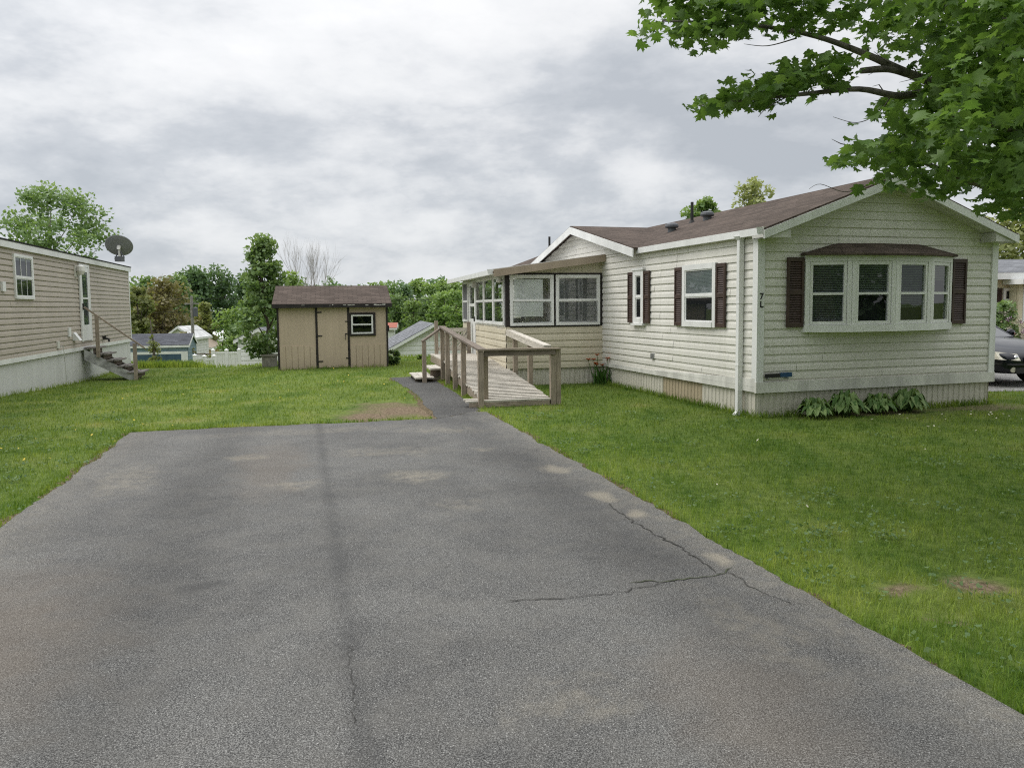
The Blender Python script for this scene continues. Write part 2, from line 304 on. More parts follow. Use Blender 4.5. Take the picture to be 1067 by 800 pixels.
# ------------------------------------------------------------------ mesh builder
class MB:
    def __init__(s): s.v = []; s.f = []; s.uv = {}; s.cut = [0]
    def poly(s, pts, uv=None):
        i = len(s.v); s.v += [tuple(p) for p in pts]; s.f.append(tuple(range(i, i + len(pts))))
        if uv: s.uv[len(s.f) - 1] = uv
    def quad(s, a, b, c, d, uv=None): s.poly((a, b, c, d), uv)
    def box(s, x0, x1, y0, y1, z0, z1):
        s.hexa([(x0, y0, z0), (x1, y0, z0), (x1, y1, z0), (x0, y1, z0), (x0, y0, z1), (x1, y0, z1), (x1, y1, z1), (x0, y1, z1)])
    def hexa(s, p, lenuv=None):
        s.mark()
        for q in ((3, 2, 1, 0), (4, 5, 6, 7), (0, 1, 5, 4), (1, 2, 6, 5), (2, 3, 7, 6), (3, 0, 4, 7)):
            s.poly([p[k] for k in q])
    def obox(s, o, u, n, u0, u1, n0, n1, z0, z1):
        """box on a wall: u runs along it, n points out of it"""
        o, u, n = Vector(o), Vector(u), Vector(n)
        q = lambda a, b, z: o + u * a + n * b + Vector((0, 0, z))
        pts = [q(u0, n0, z0), q(u1, n0, z0), q(u1, n1, z0), q(u0, n1, z0), q(u0, n0, z1), q(u1, n0, z1), q(u1, n1, z1), q(u0, n1, z1)]
        if u.cross(n).z < 0: pts = [pts[k] for k in (1, 0, 3, 2, 5, 4, 7, 6)]
        s.hexa(pts)
    def beam(s, p, q, w, h, up=(0, 0, 1)):
        """timber from p to q; grain (u) along its length"""
        s.mark()
        p, q = Vector(p), Vector(q); d = (q - p); L = d.length; d.normalize(); up = Vector(up)
        if abs(d.dot(up)) > .98: up = Vector((0, 1, 0))
        r = d.cross(up).normalized(); uu = r.cross(d).normalized(); off = random.random() * 20
        c = []
        for e in (p, q):
            for a, b in ((-1, -1), (1, -1), (1, 1), (-1, 1)): c.append(e + r * (a * w / 2) + uu * (b * h / 2))
        for k in range(4):
            j = (k + 1) % 4; ww = w if k % 2 == 0 else h; o2 = off + k
            s.poly((c[k], c[k + 4], c[j + 4], c[j]), [(off, o2), (off + L, o2), (off + L, o2 + ww), (off, o2 + ww)])
        s.poly((c[0], c[1], c[2], c[3])); s.poly((c[7], c[6], c[5], c[4]))
    def tube(s, pts, r, n=8, cap=True):
        s.mark()
        pts = [Vector(p) for p in pts]; rs = r if isinstance(r, (list, tuple)) else [r] * len(pts); i0 = len(s.v); ref = None
        for i, p in enumerate(pts):
            d = (pts[min(i + 1, len(pts) - 1)] - pts[max(i - 1, 0)]).normalized()
            if ref is None: ref = d.orthogonal().normalized()
            ref = (ref - d * ref.dot(d)).normalized(); b = d.cross(ref)
            for k in range(n):
                a = 2 * math.pi * k / n; s.v.append(tuple(p + (ref * math.cos(a) + b * math.sin(a)) * rs[i]))
        for i in range(len(pts) - 1):
            for k in range(n):
                j = (k + 1) % n; s.f.append((i0 + i * n + k, i0 + i * n + j, i0 + (i + 1) * n + j, i0 + (i + 1) * n + k))
        if cap:
            s.f.append(tuple(i0 + k for k in reversed(range(n)))); e = i0 + (len(pts) - 1) * n; s.f.append(tuple(e + k for k in range(n)))
    def lathe(s, prof, c=(0, 0, 0), n=20, axis=(0, 0, 1)):
        s.mark()
        ax = Vector(axis).normalized(); e1 = ax.orthogonal().normalized(); e2 = ax.cross(e1); c = Vector(c); i0 = len(s.v)
        for r, h in prof:
            for k in range(n):
                a = 2 * math.pi * k / n; s.v.append(tuple(c + ax * h + (e1 * math.cos(a) + e2 * math.sin(a)) * r))
        for i in range(len(prof) - 1):
            for k in range(n):
                j = (k + 1) % n; s.f.append((i0 + i * n + k, i0 + i * n + j, i0 + (i + 1) * n + j, i0 + (i + 1) * n + k))
    def extrude(s, prof, p, q, up=(0, 0, 1)):
        s.mark()
        """profile (a sideways, b up) swept straight from p to q"""
        p, q = Vector(p), Vector(q); d = (q - p).normalized(); r = d.cross(Vector(up)).normalized(); uu = r.cross(d)
        A = [p + r * a + uu * b for a, b in prof]; B = [q + r * a + uu * b for a, b in prof]; n = len(prof)
        for k in range(n): s.quad(A[k], A[(k + 1) % n], B[(k + 1) % n], B[k])
        s.poly(A); s.poly(B[::-1])
    def mark(s):
        if s.cut[-1] != len(s.f): s.cut.append(len(s.f))
    def each(s, name, mat, parent=None, **kw):
        """every solid added becomes an object of its own"""
        out = []
        for a, b in zip(s.cut, s.cut[1:] + [len(s.f)]):
            if a == b: continue
            m = MB(); idx = {}
            for k in range(a, b):
                f = []
                for i in s.f[k]:
                    if i not in idx: idx[i] = len(m.v); m.v.append(s.v[i])
                    f.append(idx[i])
                m.f.append(tuple(f))
                if k in s.uv: m.uv[k - a] = s.uv[k]
            out.append(m.build(name, mat, parent, **kw))
        return out
    def build(s, name, mat, parent=None, smooth=False, bevel=0, loc=None, weld=False):
        me = bpy.data.meshes.new(name); me.from_pydata(s.v, [], s.f); me.update()
        if weld:
            bm = bmesh.new(); bm.from_mesh(me); bmesh.ops.remove_doubles(bm, verts=bm.verts, dist=1e-4); bmesh.ops.recalc_face_normals(bm, faces=bm.faces); bm.to_mesh(me); bm.free(); me.update()
        uvl = me.uv_layers.new(name='UVMap'); data = [0.0] * (2 * len(me.loops)); Z = Vector((0, 0, 1))
        for p in me.polygons:
            given = s.uv.get(p.index)
            if given:
                for k, li in enumerate(p.loop_indices): data[2 * li], data[2 * li + 1] = given[k]
            else:
                n = p.normal; u = Vector((1, 0, 0)) if abs(n.z) > .995 else Z.cross(n).normalized(); w = n.cross(u)
                for li in p.loop_indices:
                    co = me.vertices[me.loops[li].vertex_index].co; data[2 * li] = co.dot(u); data[2 * li + 1] = co.dot(w)
        uvl.data.foreach_set('uv', data)
        if smooth: me.polygons.foreach_set('use_smooth', [True] * len(me.polygons))
        me.materials.append(mat); o = bpy.data.objects.new(name, me); col.objects.link(o)
        if parent: o.parent = parent
        if loc: o.location = loc
        if bevel:
            b = o.modifiers.new('bevel', 'BEVEL'); b.width = bevel; b.segments = 1; b.limit_method = 'ANGLE'
        return o

def empty(name, loc=(0, 0, 0), rz=0):
    o = bpy.data.objects.new(name, None); o.empty_display_size = .2; col.objects.link(o); o.location = loc; o.rotation_euler = (0, 0, rz); return o
def tag(o, label, cat, group=None, kind=None):
    o['label'] = label; o['category'] = cat
    if group: o['group'] = group
    if kind: o['kind'] = kind
    return o
def thing(name, label, cat, loc=(0, 0, 0), rz=0, group=None): return tag(empty(name, loc, rz), label, cat, group)
def struct(o): o['kind'] = 'structure'; return o
def copy_tree(o, parent=None):
    c = o.copy(); col.objects.link(c)
    if parent: c.parent = parent
    for ch in list(o.children): copy_tree(ch, c)
    return c

# ------------------------------------------------------------------ terrain
def sst(a, b, x):
    t = np.clip((np.asarray(x, float) - a) / (b - a), 0, 1); return t * t * (3 - 2 * t)
def hz(x, y):
    x = np.asarray(x, float); y = np.asarray(y, float)
    left = -.28 * sst(13, 22, y) * sst(-5.5, -10, x)
    drop = -2.7 * sst(25.5, 42, y) * (1 - sst(7, 10, x)) - 1.6 * sst(44, 90, y) * (1 - sst(7, 10, x))
    bump = .02 * np.sin(x * .9 + 1) * np.sin(y * .7) * sst(1, 4, np.abs(y - 8)) * 0
    return left + drop + bump
def H(x, y): return float(hz(x, y))

def grid_axis(fine0, fine1, step, far0, far1):
    a = list(np.arange(fine0, fine1 + 1e-6, step)); s = step; v = fine1
    while v < far1: s *= 1.25; v += s; a.append(v)
    s = step; v = fine0
    while v > far0: s *= 1.25; v -= s; a.insert(0, v)
    return np.array(a)
gx = grid_axis(-30, 30, 1., -700, 700); gy = grid_axis(-10, 60, 1., -300, 1200)
XX, YY = np.meshgrid(gx, gy); ZZ = hz(XX, YY)
mb = MB(); mb.v = list(zip(XX.ravel().tolist(), YY.ravel().tolist(), ZZ.ravel().tolist())); nx = len(gx)
mb.f = [(j * nx + i, j * nx + i + 1, (j + 1) * nx + i + 1, (j + 1) * nx + i) for j in range(len(gy) - 1) for i in range(nx - 1)]
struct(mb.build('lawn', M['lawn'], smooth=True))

def jitter_poly(pts, step, amp, seed, skip=()):
    rd = random.Random(seed); out = []
    for i, p in enumerate(pts):
        q = pts[(i + 1) % len(pts)]; L = math.dist(p, q); n = max(1, int(L / step)); w = 0
        for k in range(n):
            t = k / n; w = .75 * w + rd.gauss(0, amp); d = ((q[1] - p[1]) / L, -(q[0] - p[0]) / L); a = 0 if (i in skip) else w * min(1, 4 * t, 4 * (1 - t))
            out.append((p[0] + (q[0] - p[0]) * t + d[0] * a, p[1] + (q[1] - p[1]) * t + d[1] * a))
    return out
def slab(name, pts, z, mat, drop=.03):
    m = MB(); m.poly([(x, y, z) for x, y in pts])
    for i, p in enumerate(pts):
        q = pts[(i + 1) % len(pts)]; m.quad((p[0], p[1], z), (p[0], p[1], z - drop), (q[0], q[1], z - drop), (q[0], q[1], z))
    o = m.build(name, mat); struct(o); return o
DRIVE = [(-5.30, 10.55), (-4.0, 5.81), (-.8, -6.0), (4.5, -6.0), (2.08, 3.02), (-.42, 12.25), (-.62, 12.30), (-1.12, 11.56), (-2.6, 11.18), (-3.95, 10.93)]
drive_pts = jitter_poly(DRIVE, .06, .014, 3, (2,))
drive = slab('driveway', drive_pts, .012, M['asphalt'])
PATH = [(-1.14, 11.60), (-.62, 12.27), (-.52, 12.45), (-1.25, 15.6), (-1.85, 17.9), (-2.35, 18.75), (-2.95, 18.5), (-2.55, 17.2), (-1.9, 15.0), (-1.45, 12.9)]
path_pts = jitter_poly(PATH, .12, .010, 5)
slab('path', path_pts, .008, M['asphalt2'])
LANE = [(8.4, 14.35), (40, 15.5), (40, 24.0), (6.6, 21.5)]
lane_pts = jitter_poly(LANE, .3, .02, 6); slab('side_lane', lane_pts, .010, M['gravel'])

def soil_material():
    t = NT('edge_soil'); g = t.n('ShaderNodeNewGeometry'); v = g.outputs['Position']; f = t.noise(v, 30, 5, .7)
    t.pbsdf(t.ramp(f, [(.36, (.045, .034, .020)), (.5, (.12, .092, .055)), (.64, (.25, .20, .13))]), .95, t.bump(f, .9, .02), 0, .1); return t.m
M['soil'] = soil_material()
def outset(pts, lo, hi, seed):
    rd = random.Random(seed); c = len(pts); out = []; w = (lo + hi) / 2
    for i, p in enumerate(pts):
        a, b = pts[i - 1], pts[(i + 1) % c]; d = Vector((b[0] - a[0], b[1] - a[1])); d = d.normalized() if d.length else Vector((1, 0)); w = min(hi, max(lo, w + rd.gauss(0, (hi - lo) * .35))); out.append((p[0] + d.y * w, p[1] - d.x * w))
    return out
def area(pts): return sum(a[0] * b[1] - b[0] * a[1] for a, b in zip(pts, pts[1:] + pts[:1]))
for nm, pp, sd in (('driveway_soil_edge', drive_pts, 1), ('path_soil_edge', path_pts, 2)):
    q = pp if area(pp) > 0 else pp[::-1]; slab(nm, outset(q, .0, .10, sd), .004, M['soil'], .02)
def ribbon(name, pts, w, mat, z=.0165, seed=1):
    rd = random.Random(seed); fine = []
    for a, b in zip(pts[:-1], pts[1:]):
        n = max(2, int(math.dist(a, b) / .035))
        for k in range(n): t = k / n; fine.append((a[0] + (b[0] - a[0]) * t + rd.gauss(0, .011), a[1] + (b[1] - a[1]) * t + rd.gauss(0, .011)))
    fine.append(pts[-1]); m = MB(); ws = [max(.0012, w * (.4 + .9 * rd.random())) for _ in fine]; ws[0] = ws[-1] = .001
    pr = None
    for i, p in enumerate(fine):
        q = fine[min(i + 1, len(fine) - 1)]; o = fine[max(i - 1, 0)]; d = Vector((q[0] - o[0], q[1] - o[1])); d = d.normalized() if d.length else Vector((1, 0)); nrm = Vector((-d.y, d.x)) * ws[i]
        cur = ((p[0] + nrm.x, p[1] + nrm.y, z), (p[0] - nrm.x, p[1] - nrm.y, z))
        if pr: m.quad(pr[1], cur[1], cur[0], pr[0])
        pr = cur
    return m.build(name, mat, drive)
ribbon('crack', [(.80, 6.45), (.83, 6.32), (.98, 5.75), (1.2, 5.12), (1.27, 4.72)], .006, M['crack'], seed=2)
ribbon('crack', [(1.40, 4.80), (1.28, 4.68), (.97, 4.60), (.70, 4.56)], .0055, M['crackgreen'], seed=3)
ribbon('crack', [(.92, 4.56), (.6, 4.40), (.3, 4.33), (-.05, 4.28)], .004, M['crack'], .0175, seed=4)
ribbon('crack', [(1.36, 4.74), (1.42, 4.45), (1.55, 4.2)], .0035, M['crack'], seed=5)
ribbon('crack', [(-.83, 3.75), (-.78, 3.5), (-.70, 3.2), (-.66, 3.0)], .0016, M['crack'], seed=6)

# ------------------------------------------------------------------ grass blades
def inside(px, py, poly):
    poly = np.asarray(poly); r = np.zeros(len(px), bool); j = len(poly) - 1
    for i in range(len(poly)):
        xi, yi = poly[i]; xj, yj = poly[j]; c = ((yi > py) != (yj > py)) & (px < (xj - xi) * (py - yi) / (yj - yi + 1e-12) + xi); r ^= c; j = i
    return r
def shrink_rect(o, yaw, x0, x1, y0, y1):
    c, s = math.cos(yaw), math.sin(yaw); return [(o[0] + c * a - s * b, o[1] + s * a + c * b) for a, b in ((x0, y0), (x1, y0), (x1, y1), (x0, y1))]
HOME_O, HOME_Y = (3.65, 11.40), R(17)
SUN_O, SUN_Y = (-.11, 16.32), R(13)
LEFT_O, LEFT_Y = (-10.53, 15.7), R(14.4)
SHED_O, SHED_Y = (-6.52, 21.43), R(13)
RAMP_O, RAMP_Y = (-.43, 12.85), R(13)
HOLES = [drive_pts, path_pts, lane_pts, shrink_rect(HOME_O, HOME_Y, .03, 4.47, .03, 13.5), shrink_rect(SUN_O, SUN_Y, .03, 3, .03, 5.6), shrink_rect(LEFT_O, LEFT_Y, -4.4, -.03, -9, 11.8),
         shrink_rect(SHED_O, SHED_Y, .03, 3.0, .03, 2.4), shrink_rect(RAMP_O, RAMP_Y, 0, 1.1, .1, 7.6)]
def blades(name, x, y, ln, wd, lean, tint, mat, z0=None):
    n = len(x); z = hz(x, y) if z0 is None else z0; a = rng.uniform(0, 2 * math.pi, n); la = rng.uniform(0, 2 * math.pi, n)
    ux, uy = np.cos(a) * wd / 2, np.sin(a) * wd / 2; dx, dy = np.cos(la) * lean * ln, np.sin(la) * lean * ln
    V = np.zeros((n, 5, 3)); h = ln * np.sqrt(np.maximum(.1, 1 - lean ** 2))
    V[:, 0] = np.stack([x - ux, y - uy, z - .01], 1); V[:, 1] = np.stack([x + ux, y + uy, z - .01], 1)
    V[:, 2] = np.stack([x + ux * .8 + dx * .4, y + uy * .8 + dy * .4, z + h * .6], 1); V[:, 3] = np.stack([x - ux * .8 + dx * .4, y - uy * .8 + dy * .4, z + h * .6], 1)
    V[:, 4] = np.stack([x + dx, y + dy, z + h], 1)
    me = bpy.data.meshes.new(name); me.vertices.add(5 * n); me.vertices.foreach_set('co', V.ravel())
    base = np.arange(n)[:, None] * 5; loops = (base + np.array([0, 1, 2, 3, 3, 2, 4])).ravel()
    me.loops.add(7 * n); me.loops.foreach_set('vertex_index', loops.astype(np.int32)); me.polygons.add(2 * n)
    st = (np.arange(n)[:, None] * 7 + np.array([0, 4])).ravel(); me.polygons.foreach_set('loop_start', st.astype(np.int32))
    me.update(calc_edges=True); at_ = me.attributes.new('tint', 'FLOAT', 'POINT'); at_.data.foreach_set('value', np.repeat(tint, 5).astype(np.float32))
    me.polygons.foreach_set('use_smooth', np.ones(2 * n, bool)); me.materials.append(mat)
    o = bpy.data.objects.new(name, me); col.objects.link(o); return o
N = 330000
th = rng.uniform(R(-48), R(48), N); d = 2.4 * np.exp(rng.uniform(0, 1, N) * math.log(28 / 2.4))
x = np.sin(th) * d; y = np.cos(th) * d
keep = np.ones(N, bool)
for p in HOLES: keep &= ~inside(x, y, p)
for (bx, by, rx, ry, wob, amt, rot) in LAWN_BARE:
    q = ((x - bx) / (rx * 1.05)) ** 2 + ((y - by) / (ry * 1.05)) ** 2; keep &= ~((q < 1.1 + .5 * np.sin(x * 31) * np.sin(y * 27)) & (rng.uniform(0, 1, N) < .96 * min(1, amt + .15)))
x, y, d = x[keep], y[keep], d[keep]; n = len(x)
clump = .5 + .5 * np.sin(x * 2.3 + 1.7 * np.sin(y * 1.9)) * np.sin(y * 2.1 + 1.3 * np.sin(x * 1.4))
edge = np.exp(-np.abs((x - (2.08 - (y - 3.02) * .268)) * .966) / .35)   # longer fringe that escaped the mower along the driveway
ln = (.028 + .03 * rng.uniform(0, 1, n) + .02 * clump + .035 * edge * rng.uniform(.3, 1, n)); wd = np.maximum(.0028, .00055 * d) * rng.uniform(.7, 1.4, n)
tint = np.clip(rng.normal(.36, .2, n) + .25 * edge + .12 * (clump - .5), 0, 1)
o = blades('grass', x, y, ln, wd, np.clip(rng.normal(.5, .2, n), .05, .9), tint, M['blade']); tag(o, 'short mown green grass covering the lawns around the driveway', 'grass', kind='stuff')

# tall weeds on the brow of the lawn and around the foundations
def weed_line(pts, n, spread, l0, l1):
    xs, ys = [], []
    for a, b in zip(pts[:-1], pts[1:]):
        t = rng.uniform(0, 1, n); xs.append(a[0] + (b[0] - a[0]) * t + rng.normal(0, spread, n)); ys.append(a[1] + (b[1] - a[1]) * t + rng.normal(0, spread, n))
    xs = np.concatenate(xs); ys = np.concatenate(ys); return xs, ys, rng.uniform(l0, l1, len(xs))
parts = [weed_line([(-13.8, 27.6), (-12.4, 27.8), (-11.5, 27.7)], 1500, .35, .12, .36), weed_line([(-11.5, 27.5), (-8.4, 27.2), (-6.5, 26.8), (-3, 26.2), (1, 26)], 500, .35, .05, .15)]
def wall_pts(o, yaw, pts):
    c, s = math.cos(yaw), math.sin(yaw); return [(o[0] + c * a - s * b, o[1] + s * a + c * b) for a, b in pts]
parts.append(weed_line(wall_pts(LEFT_O, LEFT_Y, [(.06, -3), (.06, 11.7)]), 900, .05, .05, .16))
parts.append(weed_line(wall_pts(HOME_O, HOME_Y, [(-.06, 5.5), (-.06, -.05), (4.5, -.06)]), 1100, .05, .05, .15))
parts.append(weed_line([(2.16, 2.6), (2.08, 3.02), (-.42, 12.25)], 700, .035, .03, .085)); parts.append(weed_line([(-4.03, 5.6), (-5.32, 10.58), (-3.95, 10.96), (-1.2, 11.6)], 420, .035, .03, .08))
parts.append(weed_line(wall_pts(SHED_O, SHED_Y, [(0, -.04), (3.0, -.04)]), 300, .04, .04, .14))
parts.append(weed_line(wall_pts(RAMP_O, RAMP_Y, [(-.02, .3), (-.02, 4.6)]), 700, .08, .04, .11))
x = np.concatenate([p[0] for p in parts]); y = np.concatenate([p[1] for p in parts]); ln = np.concatenate([p[2] for p in parts]); kp = ~(inside(x, y, path_pts) | inside(x, y, drive_pts)); x, y, ln = x[kp], y[kp], ln[kp]; n = len(x)
tag(blades('weeds', x, y, ln, .010 + .02 * (y > 24) * rng.uniform(.3, 1, n), np.clip(rng.normal(.35, .2, n), 0, .8), rng.uniform(.1, .8, n), M['blade']), 'unmown taller weeds along the brow of the lawn and house walls', 'weeds', kind='stuff')

def specks(name, n, regions, r, zoff, mat, label, cat, nv=6):
    m = MB(); rd = random.Random(11)
    for (x0, x1, y0, y1, k) in regions:
        xs = [rd.uniform(x0, x1) for _ in range(k)]
        for xx in xs:
            yy = rd.uniform(y0, y1)
            if any(inside(np.array([xx]), np.array([yy]), p)[0] for p in HOLES): continue
            z = H(xx, yy) + zoff * rd.uniform(.5, 1.2); rr = r * rd.uniform(.6, 1.3); a0 = rd.random() * 6; tx, ty = rd.gauss(0, .35), rd.gauss(0, .35)
            m.poly([(xx + rr * math.cos(a0 + 2 * math.pi * i / nv), yy + rr * math.sin(a0 + 2 * math.pi * i / nv), z + rr * (tx * math.cos(a0 + 2 * math.pi * i / nv) + ty * math.sin(a0 + 2 * math.pi * i / nv))) for i in range(nv)])
    o = m.build(name, mat); return tag(o, label, cat, kind='stuff')
rdc = random.Random(21); PP = []
for k in range(170):
    yy = 3.2 + 9 * rdc.random() ** 1.3; xx = (2.2 - (yy - 3.02) * .268) + (rdc.random() ** 1.5 * 4.5 if rdc.random() < .65 else -(5.2 + rdc.random() * 2.5)); nn = rdc.randint(12, 40); sp = rdc.uniform(.04, .14)
    for _ in range(nn): PP.append((xx + rdc.gauss(0, sp), yy + rdc.gauss(0, sp), rdc.uniform(.02, .055)))
PP = np.array(PP); ok = np.ones(len(PP), bool)
for p_ in HOLES: ok &= ~inside(PP[:, 0], PP[:, 1], p_)
CLOVER = PP[ok]
specks('dandelion_flowers', 1, [(-9, -4.2, 8, 17, 26), (-7.5, -1.5, 13, 21, 40), (-6.3, -4.6, 8.5, 12.5, 26)], .014, .055, M['yellow'], 'scattered yellow dandelion heads in the left lawn', 'dandelions')
specks('fallen_petals', 1, [(1.2, 9, 5, 12, 22), (5.5, 8, 9.5, 11.6, 60), (.8, 3.5, 7, 11, 8)], .013, .04, M['petal'], 'scattered pale fallen petals and leaves on the shaded right lawn', 'fallen petals', 5)

# ------------------------------------------------------------------ wall pieces
Z3 = Vector((0, 0, 1))
SIDR = random.Random(77)
def siding(m, o, u, n, z0, z1, course, lim, depth=.019):
    """lapped boards: every course leans out at its bottom edge; lim(z) gives the ends along u"""
    o, u, n = Vector(o), Vector(u), Vector(n); z = z0
    flip = u.cross(Z3).dot(n) < 0
    while z < z1 - 1e-4:
        t = min(z + course, z1); a, b = lim(z); c, e = lim(t)
        if b - a < .02: break
        P = lambda s, d, zz: o + u * s + n * d + Z3 * zz
        h = t - z; cuts = [0.0]; x_ = SIDR.uniform(.6, 3.6)
        while x_ < (b - a) - .4: cuts.append(x_ / (b - a)); x_ += SIDR.uniform(3.2, 3.8)
        cuts.append(1.0)
        for k_, (g0, g1) in enumerate(zip(cuts[:-1], cuts[1:])):
            lift = .0035 * (k_ % 2) + SIDR.uniform(0, .002); dz = SIDR.uniform(-.002, .003)
            prof = [(0, .001), (0, depth * .9 + lift), (.05, depth + lift), (.58, depth * .74 + lift), (.70, depth * .42 + lift * .6), (1, depth * .20)]
            for q_, ((f0, d0), (f1, d1)) in enumerate(zip(prof[:-1], prof[1:])):
                pa = lambda f, g: (a + (c - a) * f) + ((b + (e - b) * f) - (a + (c - a) * f)) * g
                e0, e1 = (dz if q_ < 3 else 0), (dz if q_ < 2 else 0)
                q = [P(pa(f0, g0), d0, z + h * f0 + e0), P(pa(f0, g1), d0, z + h * f0 + e0), P(pa(f1, g1), d1, z + h * f1 + e1), P(pa(f1, g0), d1, z + h * f1 + e1)]
                if flip: q.reverse()
                m.quad(*q)
        z = t
def ribbed(m, o, u, n, s0, s1, z0f, z1, pitch=.11, depth=.013):
    o, u, n = Vector(o), Vector(u), Vector(n); s = s0; prof = []
    while s < s1:
        for ds, dd in ((0, 0), (.18, 0), (.30, depth), (.70, depth), (.82, 0)):
            if s + ds * pitch <= s1: prof.append((s + ds * pitch, dd))
        s += pitch
    prof.append((s1, 0)); flip = u.cross(Z3).dot(n) < 0
    for (a, da), (b, db) in zip(prof[:-1], prof[1:]):
        q = [o + u * a + n * da + Z3 * z0f(a), o + u * b + n * db + Z3 * z0f(b), o + u * b + n * db + Z3 * z1, o + u * a + n * da + Z3 * z1]
        if flip: q.reverse()
        m.quad(*q)

def window(parent, o, u, n, u0, u1, z0, z1, trim=.07, rail=.5, blind=None, frame=M['white'], glass=M['glass'], name='window', deep=.045, sash=.035, cols=1, backing=True, span=(0, 1), base=.018):
    """double-hung window: outer casing, sash rails, pane, blind and dark room behind it"""
    u, n = Vector(u), Vector(n); o = Vector(o) + n * base; m = MB(); bk = .002 - base
    m.obox(o, u, n, u0, u0 + trim, bk, deep, z0, z1); m.obox(o, u, n, u1 - trim, u1, bk, deep, z0, z1)
    m.obox(o, u, n, u0 + trim, u1 - trim, bk, deep + .002, z1 - trim, z1); m.obox(o, u, n, u0 + trim, u1 - trim, bk, deep + .012, z0, z0 + trim)
    a, b, c, e = u0 + trim, u1 - trim, z0 + trim, z1 - trim; zm = c + (e - c) * rail
    m.obox(o, u, n, a, b, .006, deep - .008, zm - sash / 2, zm + sash / 2)
    for lo, hi, dd in ((c, zm - sash / 2, deep - .018), (zm + sash / 2, e, deep - .012)):
        m.obox(o, u, n, a, a + sash * .7, .006, dd, lo, hi); m.obox(o, u, n, b - sash * .7, b, .006, dd, lo, hi)
        m.obox(o, u, n, a + sash * .7, b - sash * .7, .006, dd, lo, lo + sash * .6); m.obox(o, u, n, a + sash * .7, b - sash * .7, .006, dd, hi - sash * .6, hi)
        for k in range(1, cols):
            uc = a + (b - a) * k / cols; m.obox(o, u, n, uc - .008, uc + .008, .006, dd - .002, lo + sash * .6, hi - sash * .6)
    w = m.build(name, frame, parent, bevel=.003)
    p = MB(); q = lambda s, d, z: o + u * s + n * d + Z3 * z
    flip = u.cross(Z3).dot(n) < 0
    for lo, hi in ((c, zm), (zm, e)):
        pts = [q(a, .022, lo), q(b, .022, lo), q(b, .022, hi), q(a, .022, hi)]; p.poly(pts[::-1] if flip else pts)
    p.build('pane', glass, w)
    if backing:
        d = MB(); pts = [q(a, .0165, c), q(b, .0165, c), q(b, .0165, e), q(a, .0165, e)]; d.poly(pts[::-1] if flip else pts); d.build('dark_room', M['dark'], w)
    if blind:
        bl = MB(); top, bot, mat = blind; zz = e - (e - c) * top
        while zz > e - (e - c) * bot:
            a_, b_ = a + .01 + (b - a) * span[0], a + (b - a) * span[1] - .01
            pts = [q(a_, .0172, zz - .010), q(b_, .0172, zz - .010), q(b_, .0208, zz + .009), q(a_, .0208, zz + .009)]; bl.poly(pts[::-1] if flip else pts); zz -= .022
        bl.build('blind', mat, w)
    return w

def shutter(parent, o, u, n, u0, u1, z0, z1):
    u, n = Vector(u), Vector(n); o = Vector(o) + n * .017; m = MB(); t = .035
    m.obox(o, u, n, u0, u0 + t, .012, .045, z0, z1); m.obox(o, u, n, u1 - t, u1, .012, .045, z0, z1)
    for a, b in ((z0, z0 + .06), ((z0 + z1) / 2 - .035, (z0 + z1) / 2 + .035), (z1 - .06, z1)): m.obox(o, u, n, u0 + t, u1 - t, .012, .043, a, b)
    q = lambda s, d, z: o + u * s + n * d + Z3 * z; flip = u.cross(Z3).dot(n) < 0
    for lo, hi in ((z0 + .06, (z0 + z1) / 2 - .035), ((z0 + z1) / 2 + .035, z1 - .06)):
        k = int((hi - lo) / .034); h = (hi - lo) / k
        for i in range(k):
            pts = [q(u0 + t, .038, lo + i * h), q(u1 - t, .038, lo + i * h), q(u1 - t, .018, lo + (i + 1) * h), q(u0 + t, .018, lo + (i + 1) * h)]; m.poly(pts[::-1] if flip else pts)
            pts = [q(u0 + t, .018, lo + i * h), q(u1 - t, .018, lo + i * h), q(u1 - t, .038, lo + i * h), q(u0 + t, .038, lo + i * h)]; m.poly(pts[::-1] if flip else pts)
    return m.build('shutter', M['brown'], parent)

def roof_slab(m, a, b, c, d, t=.06):
    """roof plane a-b along the eave, c-d along the ridge, with thickness"""
    a, b, c, d = map(Vector, (a, b, c, d)); n = (b - a).cross(d - a).normalized()
    if n.z < 0: n = -n
    lo = [p - n * t for p in (a, b, c, d)]; top = [a, b, c, d]
    if (b - a).cross(c - a).z < 0: top = [b, a, d, c]; lo = [lo[1], lo[0], lo[3], lo[2]]
    m.hexa([*lo, *top])

# ------------------------------------------------------------------ the white mobile home on the right
home = thing('mobile_home', 'off-white single-storey mobile home with brown shutters and bay window', 'mobile home', (*HOME_O, 0), HOME_Y)
HW, HL, ZS, ZE, ZA = 4.5, 13.5, .43, 2.76, 3.57
X, Y, NX, NY = Vector((1, 0, 0)), Vector((0, 1, 0)), Vector((-1, 0, 0)), Vector((0, -1, 0)); O0 = Vector((0, 0, 0))
def front_lim(z):
    if z <= ZE: return (0, HW)
    k = (z - ZE) / (ZA - .06 - ZE) * HW / 2; return (k, HW - k)
G0, G1, GA, GZ = 3.9, 9.9, 7.0, 3.46           # cross gable on the long side
def side_lim(z):
    if z <= ZE: return (0, HL)
    return (G0 + (GA - G0) * (z - ZE) / (GZ - ZE), G1 - (G1 - GA) * (z - ZE) / (GZ - ZE))
m = MB(); siding(m, O0, X, NY, ZS, ZA - .06, .127, front_lim); siding(m, O0, Y, NX, ZS, ZE, .127, lambda z: (0, HL)); siding(m, O0, Y, NX, ZE + .002, GZ, .127, side_lim)
siding(m, (HW, 0, 0), Y, X, ZS, ZE, .127, lambda z: (0, HL)); siding(m, (0, HL, 0), X, Y, ZS, ZA - .06, .127, front_lim)
